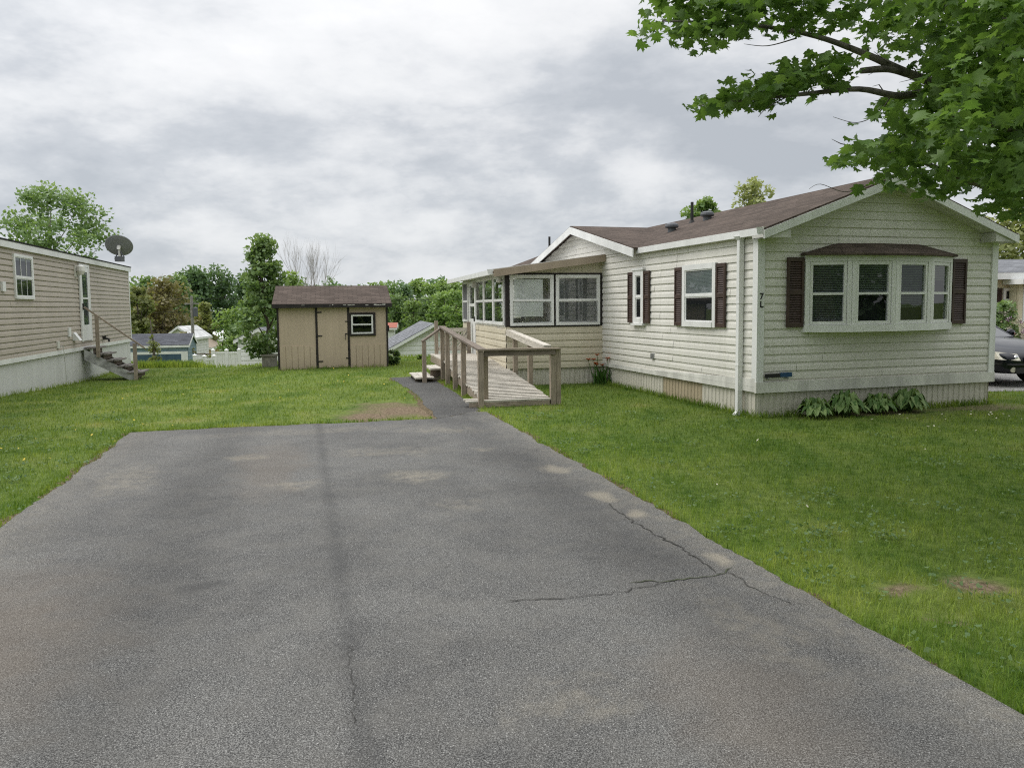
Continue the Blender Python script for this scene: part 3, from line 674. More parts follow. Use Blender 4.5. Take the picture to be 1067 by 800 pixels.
m.build('wall', M['vinyl'], home)
m = MB(); zf = lambda s: -.25
ribbed(m, (0, .03, 0), X, NY, 0, HW, zf, ZS + .02); ribbed(m, (.03, 0, 0), Y, NX, .03, 1.58, zf, ZS + .02); ribbed(m, (.03, 0, 0), Y, NX, 2.94, HL, zf, ZS + .02); ribbed(m, (HW - .03, 0, 0), Y, X, 0, HL, zf, ZS + .02)
m.build('skirting', M['skirt'], home)
m = MB(); ribbed(m, (.03, 0, 0), Y, NX, 1.58, 2.94, zf, ZS + .02); o = m.build('skirting_panel', M['skirttan'], home); o['label'] = 'tan replacement panel in the white skirting'
m = MB()
m.obox(O0, X, NY, -.042, HW + .042, .0, .048, ZS - .06, ZS + .10)
m.obox(O0, Y, NX, .0, HL, .0, .038, ZS - .05, ZS + .03)
m.hexa([(-.040, 0, ZS + .031), (-.002, 0, ZS + .031), (-.002, 3.2, ZS + .031), (-.040, 3.2, ZS + .031), (-.036, 0, ZS + .15), (-.002, 0, ZS + .15), (-.002, 3.2, ZS + .045), (-.036, 3.2, ZS + .045)][:8])
m.build('bottom_trim', M['dirtywhite'], home, bevel=.004)
m = MB()
for x0, x1 in ((-.018, .085), (HW - .085, HW + .018)): m.obox(O0, X, NY, x0 - (.018 if x0 < 0 else 0), x1 + (.018 if x0 > 0 else 0), -.002, .038, ZS + .101, ZE)
m.obox(O0, Y, NX, .0, .085, .0, .0355, ZS + .151, ZE); m.obox((HW, 0, 0), Y, X, 0, .085, 0, .0355, ZS + .1, ZE)
m.each('corner_trim', M['white'], home, bevel=.004)
# roof: low gable along the home, cross gable towards the porch
m = MB(); EO, RK = .13, .30; sl = (ZA - ZE) / (HW / 2); ze = ZE + .06 - EO * sl; XR = HW / 2; zr = ZA + .06
zat = lambda x: zr - (XR - x) * sl
roof_slab(m, (-EO, -RK, ze), (-EO, G0 - .1, ze), (XR, G0 - .1, zr), (XR, -RK, zr))
roof_slab(m, (.02, G0 - .1, zat(.02)), (.02, G1 + .1, zat(.02)), (XR, G1 + .1, zr), (XR, G0 - .1, zr))
roof_slab(m, (-EO, G1 + .1, ze), (-EO, HL + RK, ze), (XR, HL + RK, zr), (XR, G1 + .1, zr))
roof_slab(m, (HW + EO, -RK, ze), (HW + EO, HL + RK, ze), (XR, HL + RK, zr), (XR, -RK, zr))
m.extrude([(-.13, -.055), (0, .012), (.13, -.055), (.12, -.07), (0, -.005), (-.12, -.07)], (XR, -RK, zr + .006), (XR, HL + RK, zr + .006))
roof = m.build('roof', M['shingle'], home)
m = MB(); go = -.22; gz = GZ + .08; s1 = (gz - 2.80) / (GA - G0 + .2); s2 = (gz - 2.80) / (G1 - GA + .2)
roof_slab(m, (go, G0 - .2, 2.80), (1.9, G0 - .2, 2.80), (1.9, GA, gz), (go, GA, gz), .05); roof_slab(m, (go, G1 + .2, 2.80), (1.9, G1 + .2, 2.80), (1.9, GA, gz), (go, GA, gz), .05)
m.build('gable_roof', M['shingle'], home)
def rake(m, p, q, w, h, nrm):
    """white board under a sloping roof edge"""
    p, q, nrm = Vector(p), Vector(q), Vector(nrm); a = [p, q, q - Z3 * h, p - Z3 * h]; b = [v + nrm * w for v in a]; m.hexa([a[3], a[2], b[2], b[3], a[0], a[1], b[1], b[0]])
m = MB()
rake(m, (-EO, -RK - .001, ze - .03), (XR, -RK - .001, zr - .03), .022, .12, (0, -1, 0)); rake(m, (XR, -RK - .001, zr - .03), (HW + EO, -RK - .001, ze - .03), .022, .12, (0, -1, 0))
rake(m, (go - .001, G0 - .2, 2.775), (go - .001, GA, gz - .025), .022, .16, (-1, 0, 0)); rake(m, (go - .001, GA, gz - .025), (go - .001, G1 + .2, 2.775), .022, .16, (-1, 0, 0))
m.each('rake_board', M['white'], home)
m = MB()     # soffits and the boxed eave returns
for a, b in (((-EO, ze - .14), (XR, zr - .14)), ((HW + EO, ze - .14), (XR, zr - .14))):
    pts = [(a[0], -RK, a[1]), (b[0], -RK, b[1]), (b[0], .0, b[1]), (a[0], .0, a[1])]; m.quad(*pts)
m.box(-EO, .33, -RK + .002, -.024, ZE - .115, ZE + .03); m.box(HW - .33, HW + EO, -RK + .002, -.024, ZE - .115, ZE + .03)
m.box(-EO + .02, -.0, .0, G0 - .1, ZE - .06, ZE - .03); m.box(HW, HW + EO, 0, HL, ZE - .06, ZE - .03); m.box(HW + EO, HW + EO + .02, -RK, HL, ZE - .10, ZE + .02)
m.box(-EO + .0, -EO + .02, .0, G0 - .1, ZE - .06, ZE + .0)
m.each('soffit', M['dirtywhite'], home)
m = MB(); gp = [(0, 0), (0, .105), (.012, .105), (.012, .012), (.075, .012), (.10, .10), (.115, .10), (.088, 0)]
m.extrude(gp, (-EO - .001, -RK + .02, ze - .085), (-EO - .001, G0 - .12, ze - .085)); m.quad((-EO, -RK + .02, ze - .085), (-EO - .09, -RK + .02, ze - .085), (-EO - .11, -RK + .02, ze + .015), (-EO, -RK + .02, ze + .015))
gut = m.build('gutter', M['white'], home)
m = MB(); m.hexa([(-.11, .325, .03), (-.028, .325, .03), (-.028, .395, .03), (-.11, .395, .03), (-.11, .325, ze - .12), (-.028, .325, ze - .12), (-.028, .395, ze - .12), (-.11, .395, ze - .12)]); m.hexa([(-.11, .325, ze - .119), (-.028, .325, ze - .119), (-.028, .395, ze - .119), (-.11, .395, ze - .119), (-.15, .29, ze - .06), (-.028, .29, ze - .06), (-.028, .43, ze - .06), (-.15, .43, ze - .06)]); m.hexa([(-.20, .325, -.04), (-.12, .325, -.07), (-.12, .395, -.07), (-.20, .395, -.04), (-.11, .326, .06), (-.028, .326, .03), (-.028, .394, .03), (-.11, .394, .06)])
for z in (.75, 1.7): m.box(-.114, -.016, .318, .402, z, z + .03)
m.build('downspout', M['white'], home, smooth=False)
# windows on the long side
window(home, O0, Y, NX, 1.07, 2.13, 1.32, 2.37, .09, .5, (.0, .5, M['blind']))
shutter(home, O0, Y, NX, .80, 1.06, 1.33, 2.345); shutter(home, O0, Y, NX, 2.14, 2.40, 1.33, 2.345)
window(home, O0, Y, NX, 3.62, 4.06, 1.34, 2.37, .10, .5, None)
m = MB(); m.obox(O0, Y, NX, 3.59, 4.09, .003, .085, 2.371, 2.41); m.obox(O0, Y, NX, 3.59, 4.09, .003, .095, 1.30, 1.339); m.each('window_head', M['white'], home)
shutter(home, O0, Y, NX, 3.38, 3.61, 1.35, 2.345); shutter(home, O0, Y, NX, 4.07, 4.30, 1.35, 2.345)
m = MB(); m.obox(O0, Y, NX, 3.22, 3.32, .005, .05, .68, .78); m.build('outlet_cover', M['steel'], home, bevel=.01)
window(home, O0, Y, NX, 10.0, 10.95, 1.35, 2.25, .09, .5, (.0, .9, M['blind'])); window(home, O0, Y, NX, 6.9, 7.9, 1.0, 2.35, .10, .5, (0, .98, M['blind']))
# bow window on the front
bow = [(.78, .05), (1.43, .28), (2.17, .35), (2.91, .28), (3.56, .05)]; BZ0, BZ1 = 1.27, 2.42
m = MB(); pts = [(.78, 0)] + [(a, b) for a, b in bow] + [(3.56, 0)]
def prism(m, pts, z0, z1):
    lo = [(a, -b, z0) for a, b in pts]; hi = [(a, -b, z1) for a, b in pts]; n_ = len(pts)
    for k in range(n_): m.quad(lo[k], lo[(k + 1) % n_], hi[(k + 1) % n_], hi[k])
    m.poly(lo[::-1]); m.poly(hi)
grow = lambda k: [(.78 - k, 0)] + [(a + (k if a > 2.2 else -k if a < 2.1 else 0) * .8, b + k) for a, b in bow] + [(3.56 + k, 0)]
prism(m, grow(.02), BZ0 - .01, BZ0 + .10); prism(m, grow(.012), BZ1 - .10, BZ1 + .01); prism(m, [(.78, 0), (.78, .05), (.84, .068), (.84, 0)], BZ0 + .1, BZ1 - .1); prism(m, [(3.50, 0), (3.50, .068), (3.56, .05), (3.56, 0)], BZ0 + .1, BZ1 - .1)
bay = m.build('bay_window', M['white'], home)
for k in range(4):
    a, b = Vector((bow[k][0], -bow[k][1], 0)), Vector((bow[k + 1][0], -bow[k + 1][1], 0)); uu = (b - a).normalized(); nn = Vector((uu.y, -uu.x, 0)); L = (b - a).length
    m = MB()
    for s0, s1 in ((.0, .07), (L - .07, L)): m.obox(a, uu, nn, s0 + .002, s1 - .002, -.07, .014, BZ0 + .101, BZ1 - .101)
    m.each('mullion', M['white'], bay, bevel=.003)
    m = MB(); m.obox(a, uu, nn, .073, L - .073, -.075, -.07, BZ0 + .102, BZ1 - .102); m.build('dark_room', M['dark'], bay)
    win_o = a + nn * (-.045)
    # sash with pane and blind, one level down
    w = MB(); u0, u1, z0, z1 = .074, L - .074, BZ0 + .103, BZ1 - .103; zm = (z0 + z1) / 2 - .01
    for q0, q1, r0, r1 in ((u0, u0 + .042, z0, z1), (u1 - .042, u1, z0, z1), (u0 + .042, u1 - .042, z0, z0 + .05), (u0 + .042, u1 - .042, z1 - .05, z1), (u0 + .042, u1 - .042, zm - .018, zm + .018)):
        w.obox(win_o, uu, nn, q0, q1, -.005, .05 if q1 - q0 < .06 else .048, r0, r1)
    w.build('sash', M['white'], bay, bevel=.003)
    w = MB(); q = lambda s, d, z: win_o + uu * s + nn * d + Z3 * z
    w.poly([q(u0 + .04, .02, z0 + .045), q(u1 - .04, .02, z0 + .045), q(u1 - .04, .02, z1 - .045), q(u0 + .04, .02, z1 - .045)]); w.build('pane', M['glass'], bay)
    w = MB(); zz = z1 - .06; end = (z0 + .06, zm - .0, zm - .22, zm + .2)[k]
    while zz > end:
        w.poly([q(u0 + .043, -.008, zz - .010), q(u1 - .043, -.008, zz - .010), q(u1 - .043, .004, zz + .006), q(u0 + .043, .004, zz + .006)]); zz -= .026
    w.build('blind', (M['blind'], M['blind'], M['curtain'], M['curtain'])[k], bay)
m = MB(); top = [(1.40, -.004, 2.61), (2.17, -.004, 2.62), (2.94, -.004, 2.61)]; ev = [(.72, -.0, 2.44), (.73, -.12, 2.44), (1.42, -.37, 2.435), (2.17, -.45, 2.43), (2.92, -.37, 2.435), (3.61, -.12, 2.44), (3.62, -.0, 2.44)]
m.poly([ev[0], ev[1], top[0]]); m.poly([ev[1], ev[2], top[0]]); m.poly([ev[2], ev[3], top[1], top[0]]); m.poly([ev[3], ev[4], top[2], top[1]]); m.poly([ev[4], ev[5], top[2]]); m.poly([ev[5], ev[6], top[2]])
low = [(p[0], p[1], p[2] - .03) for p in ev]
for a, b, c, e in zip(ev[:-1], ev[1:], low[1:], low[:-1]): m.quad(e, c, b, a)
m.poly(low[::-1]); m.build('bay_roof', M['shingle'], bay)
shutter(home, O0, X, NY, .47, .755, 1.34, 2.38); shutter(home, O0, X, NY, 3.585, 3.87, 1.34, 2.38)
# house number
def letter(ch, size, loc, rot, parent, name='house_number', mat=M['black']):
    cu = bpy.data.curves.new('txt', 'FONT'); cu.body = ch; cu.size = size; cu.extrude = .002; cu.align_x = 'CENTER'; cu.offset = .004
    tmp = bpy.data.objects.new('txt', cu); col.objects.link(tmp); bpy.context.view_layer.update()
    me = bpy.data.meshes.new_from_object(tmp.evaluated_get(bpy.context.evaluated_depsgraph_get())); bpy.data.objects.remove(tmp); me.materials.clear(); me.materials.append(mat)
    o = bpy.data.objects.new(name, me); col.objects.link(o); o.parent = parent; o.location = loc; o.rotation_euler = rot; return o
letter('7', .125, (.035, -.0405, 1.765), (R(90), 0, 0), home); letter('L', .125, (.035, -.0405, 1.645), (R(90), 0, 0), home)
# roof vents and pipe (surveyed on the left slope)
def on_roof(px, py):
    """point where a sight line meets the left roof slope, in the home's own frame"""
    c, s = math.cos(HOME_Y), math.sin(HOME_Y); a, b = at(px, py, 8.0), at(px, py, 30.0)
    def loc(p): dx, dy = p.x - HOME_O[0], p.y - HOME_O[1]; return Vector((c * dx + s * dy, -s * dx + c * dy, p.z))
    A, B = loc(a), loc(b); fa, fb = A.z - zat(A.x), B.z - zat(B.x); t = fa / (fa - fb); return A + (B - A) * t
for px, py, lab in ((700, 241, 'round grey roof vent nearer the eave'), (737, 229, 'grey roof vent higher up by the ridge')):
    p = on_roof(px, py); m = MB(); m.lathe([(.085, -.15), (.085, .07), (.13, .07), (.14, .10), (.13, .14), (.08, .165), (0.001, .17)], p, 16); o = m.build('roof_vent', M['grey'], home, smooth=False); o['label'] = lab
p = on_roof(721, 232); m = MB(); m.lathe([(.09, -.06), (.04, .05), (.032, .05), (.032, .43), (0.001, .43)], p, 10); m.build('vent_pipe', M['blackmetal'], home)
m = MB(); p = Vector((1.1, 12.1, zat(1.1))); m.tube([p - Z3 * .1, p + Z3 * .55], .035, 8); m.build('vent_pipe', M['blackmetal'], home)
# blue-handled thing lying on the trim ledge at the corner
t = thing('snow_brush', 'dark narrow brush with blue end lying on the trim ledge', 'brush', (HOME_O[0], HOME_O[1], 0), HOME_Y)
m = MB(); m.box(.10, .36, -.075, -.049, .60, .655); m.build('bristle_head', M['black'], t, bevel=.006)
m = MB(); m.box(.355, .56, -.077, -.051, .60, .665); m.build('blade', M['bluebag'], t, bevel=.006)
# something holds it: two small clips
m = MB(); m.box(.14, .16, -.080, -.010, .575, .60); m.box(.48, .50, -.080, -.010, .575, .60); m.each('clip', M['steel'], t)

# ------------------------------------------------------------------ sunroom
sun = thing('sunroom', 'glazed porch with white windows and cream siding built against the white home', 'sunroom', (*SUN_O, 0), SUN_Y)
SW, SD, SZ0, SZ1, SZT = 2.19, 5.55, .36, 1.26, 2.38
m = MB(); siding(m, O0, X, NY, SZ0, SZ1, .15, lambda z: (0, SW)); siding(m, O0, Y, NX, SZ0, SZ1, .15, lambda z: (0, 3.55)); siding(m, O0, Y, NX, SZ0, SZ1, .15, lambda z: (4.55, SD)); siding(m, (0, SD, 0), X, Y, SZ0, SZ1, .15, lambda z: (0, 1.7))
m.box(.002, SW, .03, .08, SZ0, SZ1); m.box(.03, .08, .08, 3.55, SZ0, SZ1); m.box(.03, .08, 4.55, SD - .05, SZ0, SZ1); m.build('lower_wall', M['cream'], sun)
m = MB(); ribbed(m, (0, .03, 0), X, NY, 0, SW, zf, SZ0 + .02); ribbed(m, (.03, 0, 0), Y, NX, .03, SD, zf, SZ0 + .02); m.build('skirting', M['skirt'], sun)
m = MB(); m.box(.03, 2.0, .08, SD, SZ0 + .02, SZ0 + .08); m.build('floor', M['interior'], sun)
m = MB()       # dark framing around the glass
m.box(-.012, .075, -.012, .075, SZ1, SZT + .02); m.box(SW - .10, SW - .0, -.010, .06, SZ1, SZT + .02); m.box(1.045, 1.085, -.008, .05, SZ1 + .021, SZT - .021)
m.box(.075, SW - .10, -.012, .05, SZT - .02, SZT + .02); m.box(.075, SW - .1, -.014, .05, SZ1 - .015, SZ1 + .02); m.each('dark_frame', M['dbrown'], sun, bevel=.004)
m = MB()
for y0 in (3.50, 4.52, SD - .07): m.box(-.008, .07, y0, y0 + .07, SZ1 if y0 < 3.6 or y0 > 5 else SZ0 + .05, SZT + .02)
m.box(-.008, .06, .08, SD, SZT - .0, SZT + .08); m.box(-.012, .06, .08, 3.5, SZ1 - .01, SZ1 + .03); m.box(0, 1.8, SD - .05, SD, SZT, SZT + .08); m.box(0, 1.8, SD - .05, SD, SZ1, SZ1 + .03)
m.each('white_frame', M['white'], sun, bevel=.004)
m = MB(); m.hexa([(.0, .002, SZT + .02), (SW, .002, SZT + .02), (SW, .03, SZT + .02), (0, .03, SZT + .02), (.0, .002, 2.445), (SW, .002, 2.72), (SW, .03, 2.72), (0, .03, 2.445)])
for k in range(1, 9): m.box(k * .24, k * .24 + .008, -.003, .0015, SZT + .02, 2.43 + k * .24 * .125)
m.build('gable_infill', M['cream'], sun)
m = MB(); roof_slab(m, (-.32, -.17, 2.475), (-.32, SD + .9, 2.475), (SW + .02, SD + .9, 2.80), (SW + .02, -.17, 2.80), .05); m.build('roof', M['metalroof'], sun)
m = MB(); rake(m, (-.30, -.171, 2.462), (SW - .03, -.171, 2.788), .03, .15, (0, -1, 0)); m.build('fascia', M['tan'], sun, bevel=.004)
m = MB(); m.extrude(gp, (-.321, -.15, 2.37), (-.321, SD + .9, 2.37)); m.quad((-.32, -.15, 2.37), (-.41, -.15, 2.37), (-.436, -.15, 2.47), (-.32, -.15, 2.47)); m.build('gutter', M['white'], sun)
for a, b in ((.08, 1.04), (1.09, 2.085)): window(sun, O0, X, NY, a, b, SZ1 + .022, SZT - .022, .055, .49, ((.05, .86, M['pale']) if a < .5 else (.0, .99, M['screenblind'])), glass=M['clear'], backing=False, deep=.04, base=0, sash=.03, span=((.03, .80) if a < .5 else (0, 1)))  # white slats in the left window stand in for reflected siding
for k in range(3): window(sun, O0, Y, NX, .10 + k * 1.135, 1.225 + k * 1.135, SZ1 + .032, SZT - .002, .055, .49, None, glass=M['clear'], backing=False, deep=.04, base=0, sash=.03)
window(sun, O0, Y, NX, 4.60, 5.45, SZ1 + .032, SZT - .002, .05, .5, None, glass=M['screen'], backing=False, deep=.04, base=0, sash=.03)
window(sun, (0, SD, 0), X, Y, .1, .9, SZ1 + .032, SZT - .002, .05, .5, None, glass=M['clear'], backing=False, base=0); window(sun, (0, SD, 0), X, Y, .95, 1.75, SZ1 + .032, SZT - .002, .05, .5, None, glass=M['clear'], backing=False)
m = MB(); m.box(-.02, .03, 3.58, 4.51, SZ0 + .10, 1.30)
for a, b, c, e in ((3.58, 3.70, 1.30, 2.36), (4.39, 4.51, 1.30, 2.36), (3.70, 4.39, 2.24, 2.36), (3.70, 4.39, 1.70, 1.78), (3.70, 4.39, 1.30, 1.38)): m.box(-.02, .03, a, b, c, e)
dr = m.build('door', M['white'], sun, bevel=.004)
m = MB(); m.box(.0, .008, 3.70, 4.39, 1.38, 2.24); m.build('pane', M['clear'], dr); m = MB(); m.box(-.05, -.02, 3.62, 3.66, 1.32, 1.44); m.build('handle', M['blackmetal'], dr)
m = MB(); m.box(-.12, -.02, 3.42, 3.50, 2.18, 2.34); m.lathe([(.02, 0), (.06, -.05), (.075, -.14), (.02, -.16)], (-.11, .16, 2.36), 10); m.each('porch_light', M['dirtywhite'], sun)
# furniture glimpsed through the glass
t = thing('porch_chair', 'pale patio chair seen through the sunroom glass', 'chair', (SUN_O[0] + .75, SUN_O[1] + 1.9, SZ0 + .08), SUN_Y)
m = MB(); m.box(-.25, .25, -.25, .25, .38, .43); m.build('seat', M['dirtywhite'], t, bevel=.01)
m = MB()
for k in range(6): m.box(-.25 + k * .085, -.19 + k * .085, .22, .25, .43, 1.02)
m.box(-.27, .27, .215, .255, 1.0, 1.08); m.build('backrest', M['dirtywhite'], t, bevel=.006)
for a in (-.22, .22):
    for b in (-.22, .22): m = MB(); m.box(a - .02, a + .02, b - .02, b + .02, 0, .38); m.build('leg', M['dirtywhite'], t)

# ------------------------------------------------------------------ ramp, deck, steps (one built piece)
ramp = thing('wheelchair_ramp', 'weathered wooden ramp with handrails leading up to the sunroom door', 'ramp', (*RAMP_O, 0), RAMP_Y)
RT, DZ = 4.6, .46; rz = lambda t: .10 + (DZ - .10) * min(1, max(0, t / RT))
rd = random.Random(4)
m = MB(); t = .0
while t < RT:
    w = .135; x0 = -.06 + rd.uniform(-.02, .02) - (.28 if t < .14 else 0); za, zb = rz(t), rz(t + w)
    m.beam((x0, t + w / 2, (za + zb) / 2), (1.13 + rd.uniform(-.015, .015), t + w / 2, (za + zb) / 2 + rd.uniform(-.004, .004)), w - rd.uniform(.014, .034), .03); t += w + .004
m.build('ramp_boards', M['wood_lt'], ramp)
m = MB(); t = RT + .01
while t < 7.4: m.beam((-.03, t + .065, DZ), (1.14, t + .065, DZ), .122, .03); t += .137
m.build('deck_boards', M['wood_lt'], ramp)
m = MB(); m.beam((-.03, .12, .03), (-.03, RT, DZ - .10), .04, .16); m.beam((1.08, .12, .03), (1.08, RT, DZ - .10), .04, .16); m.beam((-.30, .02, .045), (1.1, .02, .045), .035, .08)
m.beam((-.01, RT + .05, DZ - .10), (-.01, 7.4, DZ - .10), .04, .17); m.beam((-.03, 7.42, DZ - .1), (1.1, 7.42, DZ - .1), .04, .17); m.beam((.02, RT + .02, DZ - .1), (1.1, RT + .02, DZ - .1), .04, .16); m.each('joist', M['wood'], ramp)
top = lambda t: .97 + .27 * min(1, t / 4.9)
def post(x, t, z0, z1, w=.09):
    m = MB(); m.beam((x, t, z0), (x, t, z1), w, w, up=(0, 1, 0)); return m.build('post', M['wood'], ramp, bevel=.004)
for t in (0, 1.75, 2.8, 3.85): post(-.10, t, -.1, top(t) - .02)
post(.02, .18, -.1, top(.1) - .06, .075)
post(-.08, 4.75, .05, 1.23); post(.12, 7.36, -.1, 1.34); post(.98, 7.36, -.1, 1.30)
for t in (0.05, 1.6, 2.85, 4.1): post(1.17, t, -.1, .95 if t < .1 else top(t) - .03)
post(1.265, .06, -.1, .95, .085)
m = MB(); m.beam((-.08, -.06, top(0) + .005), (-.10, 2.4, top(2.4) + .012), .14, .035); m.beam((-.10, 2.40, top(2.4) + .012), (-.08, 4.85, top(4.9) + .012), .14, .035); m.build('handrail', M['wood_dk'], ramp, bevel=.004)
m = MB(); m.beam((1.15, .30, top(0.3) + .01), (1.15, 4.2, top(4.2) + .04), .14, .035); m.beam((1.10, .3, top(.3) - .05), (1.10, 4.2, top(4.2) - .02), .035, .09); m.build('handrail', M['wood_lt'], ramp, bevel=.004)
m = MB(); m.beam((-.04, .0, .915), (1.20, .0, .915), .04, .095); m.build('cross_rail', M['wood_dk'], ramp, bevel=.004)
m = MB(); m.beam((-.14, .01, .978), (1.29, .04, .968), .15, .03); m.build('cross_rail', M['wood'], ramp, bevel=.004)
m = MB(); m.beam((.12, 7.36, 1.10), (.98, 7.36, 1.10), .04, .09); m.beam((.12, 7.36, .60), (.98, 7.36, .60), .04, .09)
for k in range(8): a = .17 + k * .10; m.beam((a, 7.35, .62), (min(.95, a + .40), 7.35, 1.08), .012, .03); m.beam((a, 7.37, 1.08), (min(.95, a + .40), 7.37, .62), .012, .03)
m.build('back_railing', M['wood_lt'], ramp)
# steps down to the path on the deck's left side
for x0, x1, z, y0, y1 in ((-.36, -.0, .28, 4.85, 5.95), (-.72, -.30, .10, 4.65, 6.1)):
    m = MB()
    for k in range(3 if x0 < -.5 else 2): m.beam((x0 + .07 + k * .145, y0, z), (x0 + .07 + k * .145, y1, z), .135, .035)
    m.build('step', M['wood_lt'], ramp)
m = MB(); m.beam((-.70, 4.95, .035), (-.04, 4.95, .035), .04, .09); m.beam((-.34, 5.0, .17), (-.04, 5.0, .17), .04, .16); m.beam((-.70, 5.9, .035), (-.04, 5.9, .035), .04, .09); m.each('step_frame', M['wood_dk'], ramp)
post(-.52, 4.60, -.05, .93, .09)
m = MB(); m.beam((-.56, 4.58, .93), (-.06, 4.75, 1.255), .09, .04); m.build('handrail', M['wood_dk'], ramp, bevel=.004)

# ------------------------------------------------------------------ shed
shed = thing('garden_shed', 'small tan wooden shed with dark trim and brown shingle roof', 'shed', (*SHED_O, 0), SHED_Y)
DW, DD, DE, DR = 3.02, 2.4, 1.84, 2.36
m = MB(); m.box(0, DW, 0, DD, -.15, DE)
m.poly([(0, 0, DE), (0, DD / 2, DR - .06), (0, DD, DE)]); m.poly([(DW, 0, DE), (DW, DD, DE), (DW, DD / 2, DR - .06)])
m.build('wall', M['t111'], shed)
m = MB()
for a, b in ((.03, 1.02), (1.96, 2.97)):
    n_ = 6; w = (b - a) / n_
    for k in range(n_): m.box(a + k * w + .010, a + (k + 1) * w - .010, -.014, -.001, -.02, .64)
m.each('lower_panel', M['t111'], shed)
m = MB()
for a, b in ((-.02, .03), (DW - .03, DW + .02), (1.02, 1.075), (1.905, 1.96)): m.box(a, b, -.024, -.002, -.02, DE - .1)
m.box(-.05, DW + .05, -.028, -.003, DE - .10, DE + .0); m.each('dark_trim', M['dbrown'], shed)
m = MB(); m.box(1.085, 1.895, -.022, -.001, .02, 1.73)
for k in range(1, 4): m.box(1.085 + k * .2, 1.09 + k * .2, -.0235, -.0221, .02, 1.73)
door = m.build('door', M['t111'], shed)
m = MB()
for z in (.20, .92, 1.58): m.beam((1.03, -.030, z), (1.20, -.030, z), .012, .035, up=(0, 0, 1))
for z in (.28, 1.32): m.beam((1.84, -.030, z), (1.93, -.030, z), .012, .025)
m.each('hinge', M['blackmetal'], door)
m = MB(); m.tube([(1.84, -.024, .95), (1.84, -.06, .93), (1.84, -.06, .83), (1.84, -.024, .81)], .009, 6); m.beam((1.83, -.03, .97), (1.95, -.03, .97), .012, .025); m.build('latch', M['blackmetal'], door)
w = window(shed, (0, -.006, 0), X, NY, 2.01, 2.62, .96, 1.50, .032, .48, None, deep=.04, base=0, sash=.022, glass=M['darkglass'])
m = MB()
for a, b, c, e in ((1.965, 2.009, .90, 1.56), (2.621, 2.69, .90, 1.56), (2.009, 2.621, 1.501, 1.56), (2.009, 2.621, .90, .959)): m.box(a, b, -.034, -.003, c, e)
m.each('window_surround', M['dbrown'], shed)
m = MB(); roof_slab(m, (-.13, -.16, DE - .02), (DW + .13, -.16, DE - .02), (DW + .10, DD / 2, DR), (-.10, DD / 2, DR), .05); roof_slab(m, (-.13, DD + .16, DE - .02), (DW + .13, DD + .16, DE - .02), (DW + .10, DD / 2, DR), (-.10, DD / 2, DR), .05); rf = m.build('roof', M['shingle2'], shed)
m = MB(); m.box(-.13, DW + .13, -.178, -.162, DE - .13, DE - .03); m.build('eave_board', M['dbrown'], shed)
m = MB()
for k in range(16): a = rd.uniform(0, DW); zz_ = DE - .06 - rd.uniform(0, .02); m.box(a, a + rd.uniform(.02, .09), -.1795, -.1781, zz_, zz_ + rd.uniform(.008, .022))
m.build('peeling_paint', M['dirtywhite'], shed)
m = MB(); m.box(DW + .001, DW + .06, .06, .16, 1.02, 1.18); m.build('junction_box', M['blackmetal'], shed, bevel=.008)

# ------------------------------------------------------------------ the beige mobile home on the left
lh = thing('mobile_home', 'beige mobile home with white skirting and dark roof at the left edge', 'mobile home', (*LEFT_O, 0), LEFT_Y)
Y0, Y1 = -9.0, 11.85; LW = 4.3
m = MB(); siding(m, O0, Y, X, .68, 3.06, .125, lambda z: (Y0, Y1), .026); siding(m, (0, Y1, 0), NX, Y, .68, 3.06, .125, lambda z: (0, LW), .026); siding(m, (0, Y0, 0), NX, NY, .68, 3.06, .125, lambda z: (0, LW), .016); siding(m, (-LW, 0, 0), Y, NX, .68, 3.06, .125, lambda z: (Y0, Y1), .016)
m.poly([(0, Y1, 3.06), (-LW / 2, Y1, 3.5), (-LW, Y1, 3.06)]); m.poly([(0, Y0, 3.06), (-LW, Y0, 3.06), (-LW / 2, Y0, 3.5)]); m.build('wall', M['beige'], lh)
m = MB(); zl = lambda s: -.7
ribbed(m, (-.03, 0, 0), Y, X, Y0, Y1 - .02, zl, .70, .30, .006); ribbed(m, (0, Y1 - .03, 0), NX, Y, 0.03, LW, zl, .70, .3, .006); m.build('skirting', M['skirtl'], lh)
m = MB(); m.obox(O0, Y, X, Y0, Y1 + .03, 0, .036, .60, .70); m.obox(O0, Y, X, Y1 - .07, Y1 + .02, .002, .032, .701, 3.04); m.obox((0, Y1, 0), NX, Y, -.02, .07, .002, .022, .701, 3.04); m.each('trim', M['white'], lh, bevel=.004)
m = MB(); m.box(.06, .085, Y0, Y1 + .12, 3.045, 3.185); m.box(-.0, .06, Y0, Y1 + .10, 3.05, 3.07); m.box(-.2, .06, Y1 + .10, Y1 + .12, 3.05, 3.185); m.build('fascia', M['white'], lh)
m = MB(); roof_slab(m, (.10, Y0, 3.22), (.10, Y1 + .14, 3.22), (-LW / 2, Y1 + .14, 3.60), (-LW / 2, Y0, 3.60), .035); roof_slab(m, (-LW - .1, Y0, 3.22), (-LW - .1, Y1 + .14, 3.22), (-LW / 2, Y1 + .14, 3.60), (-LW / 2, Y0, 3.60), .035); m.build('roof', M['roofdark'], lh)
window(lh, O0, Y, X, 1.05, 2.20, 1.97, 2.95, .06, .48, (.0, .10, M['curtain']), cols=3, name='window')
OD = Vector((.016, 0, 0))
m = MB(); m.obox(OD, Y, X, 5.80, 5.88, .012, .05, .84, 3.0); m.obox(OD, Y, X, 6.70, 6.78, .012, .05, .84, 3.0); m.obox(OD, Y, X, 5.88, 6.70, .012, .052, 2.92, 3.0)
m.each('door_frame', M['white'], lh, bevel=.004)
m = MB()
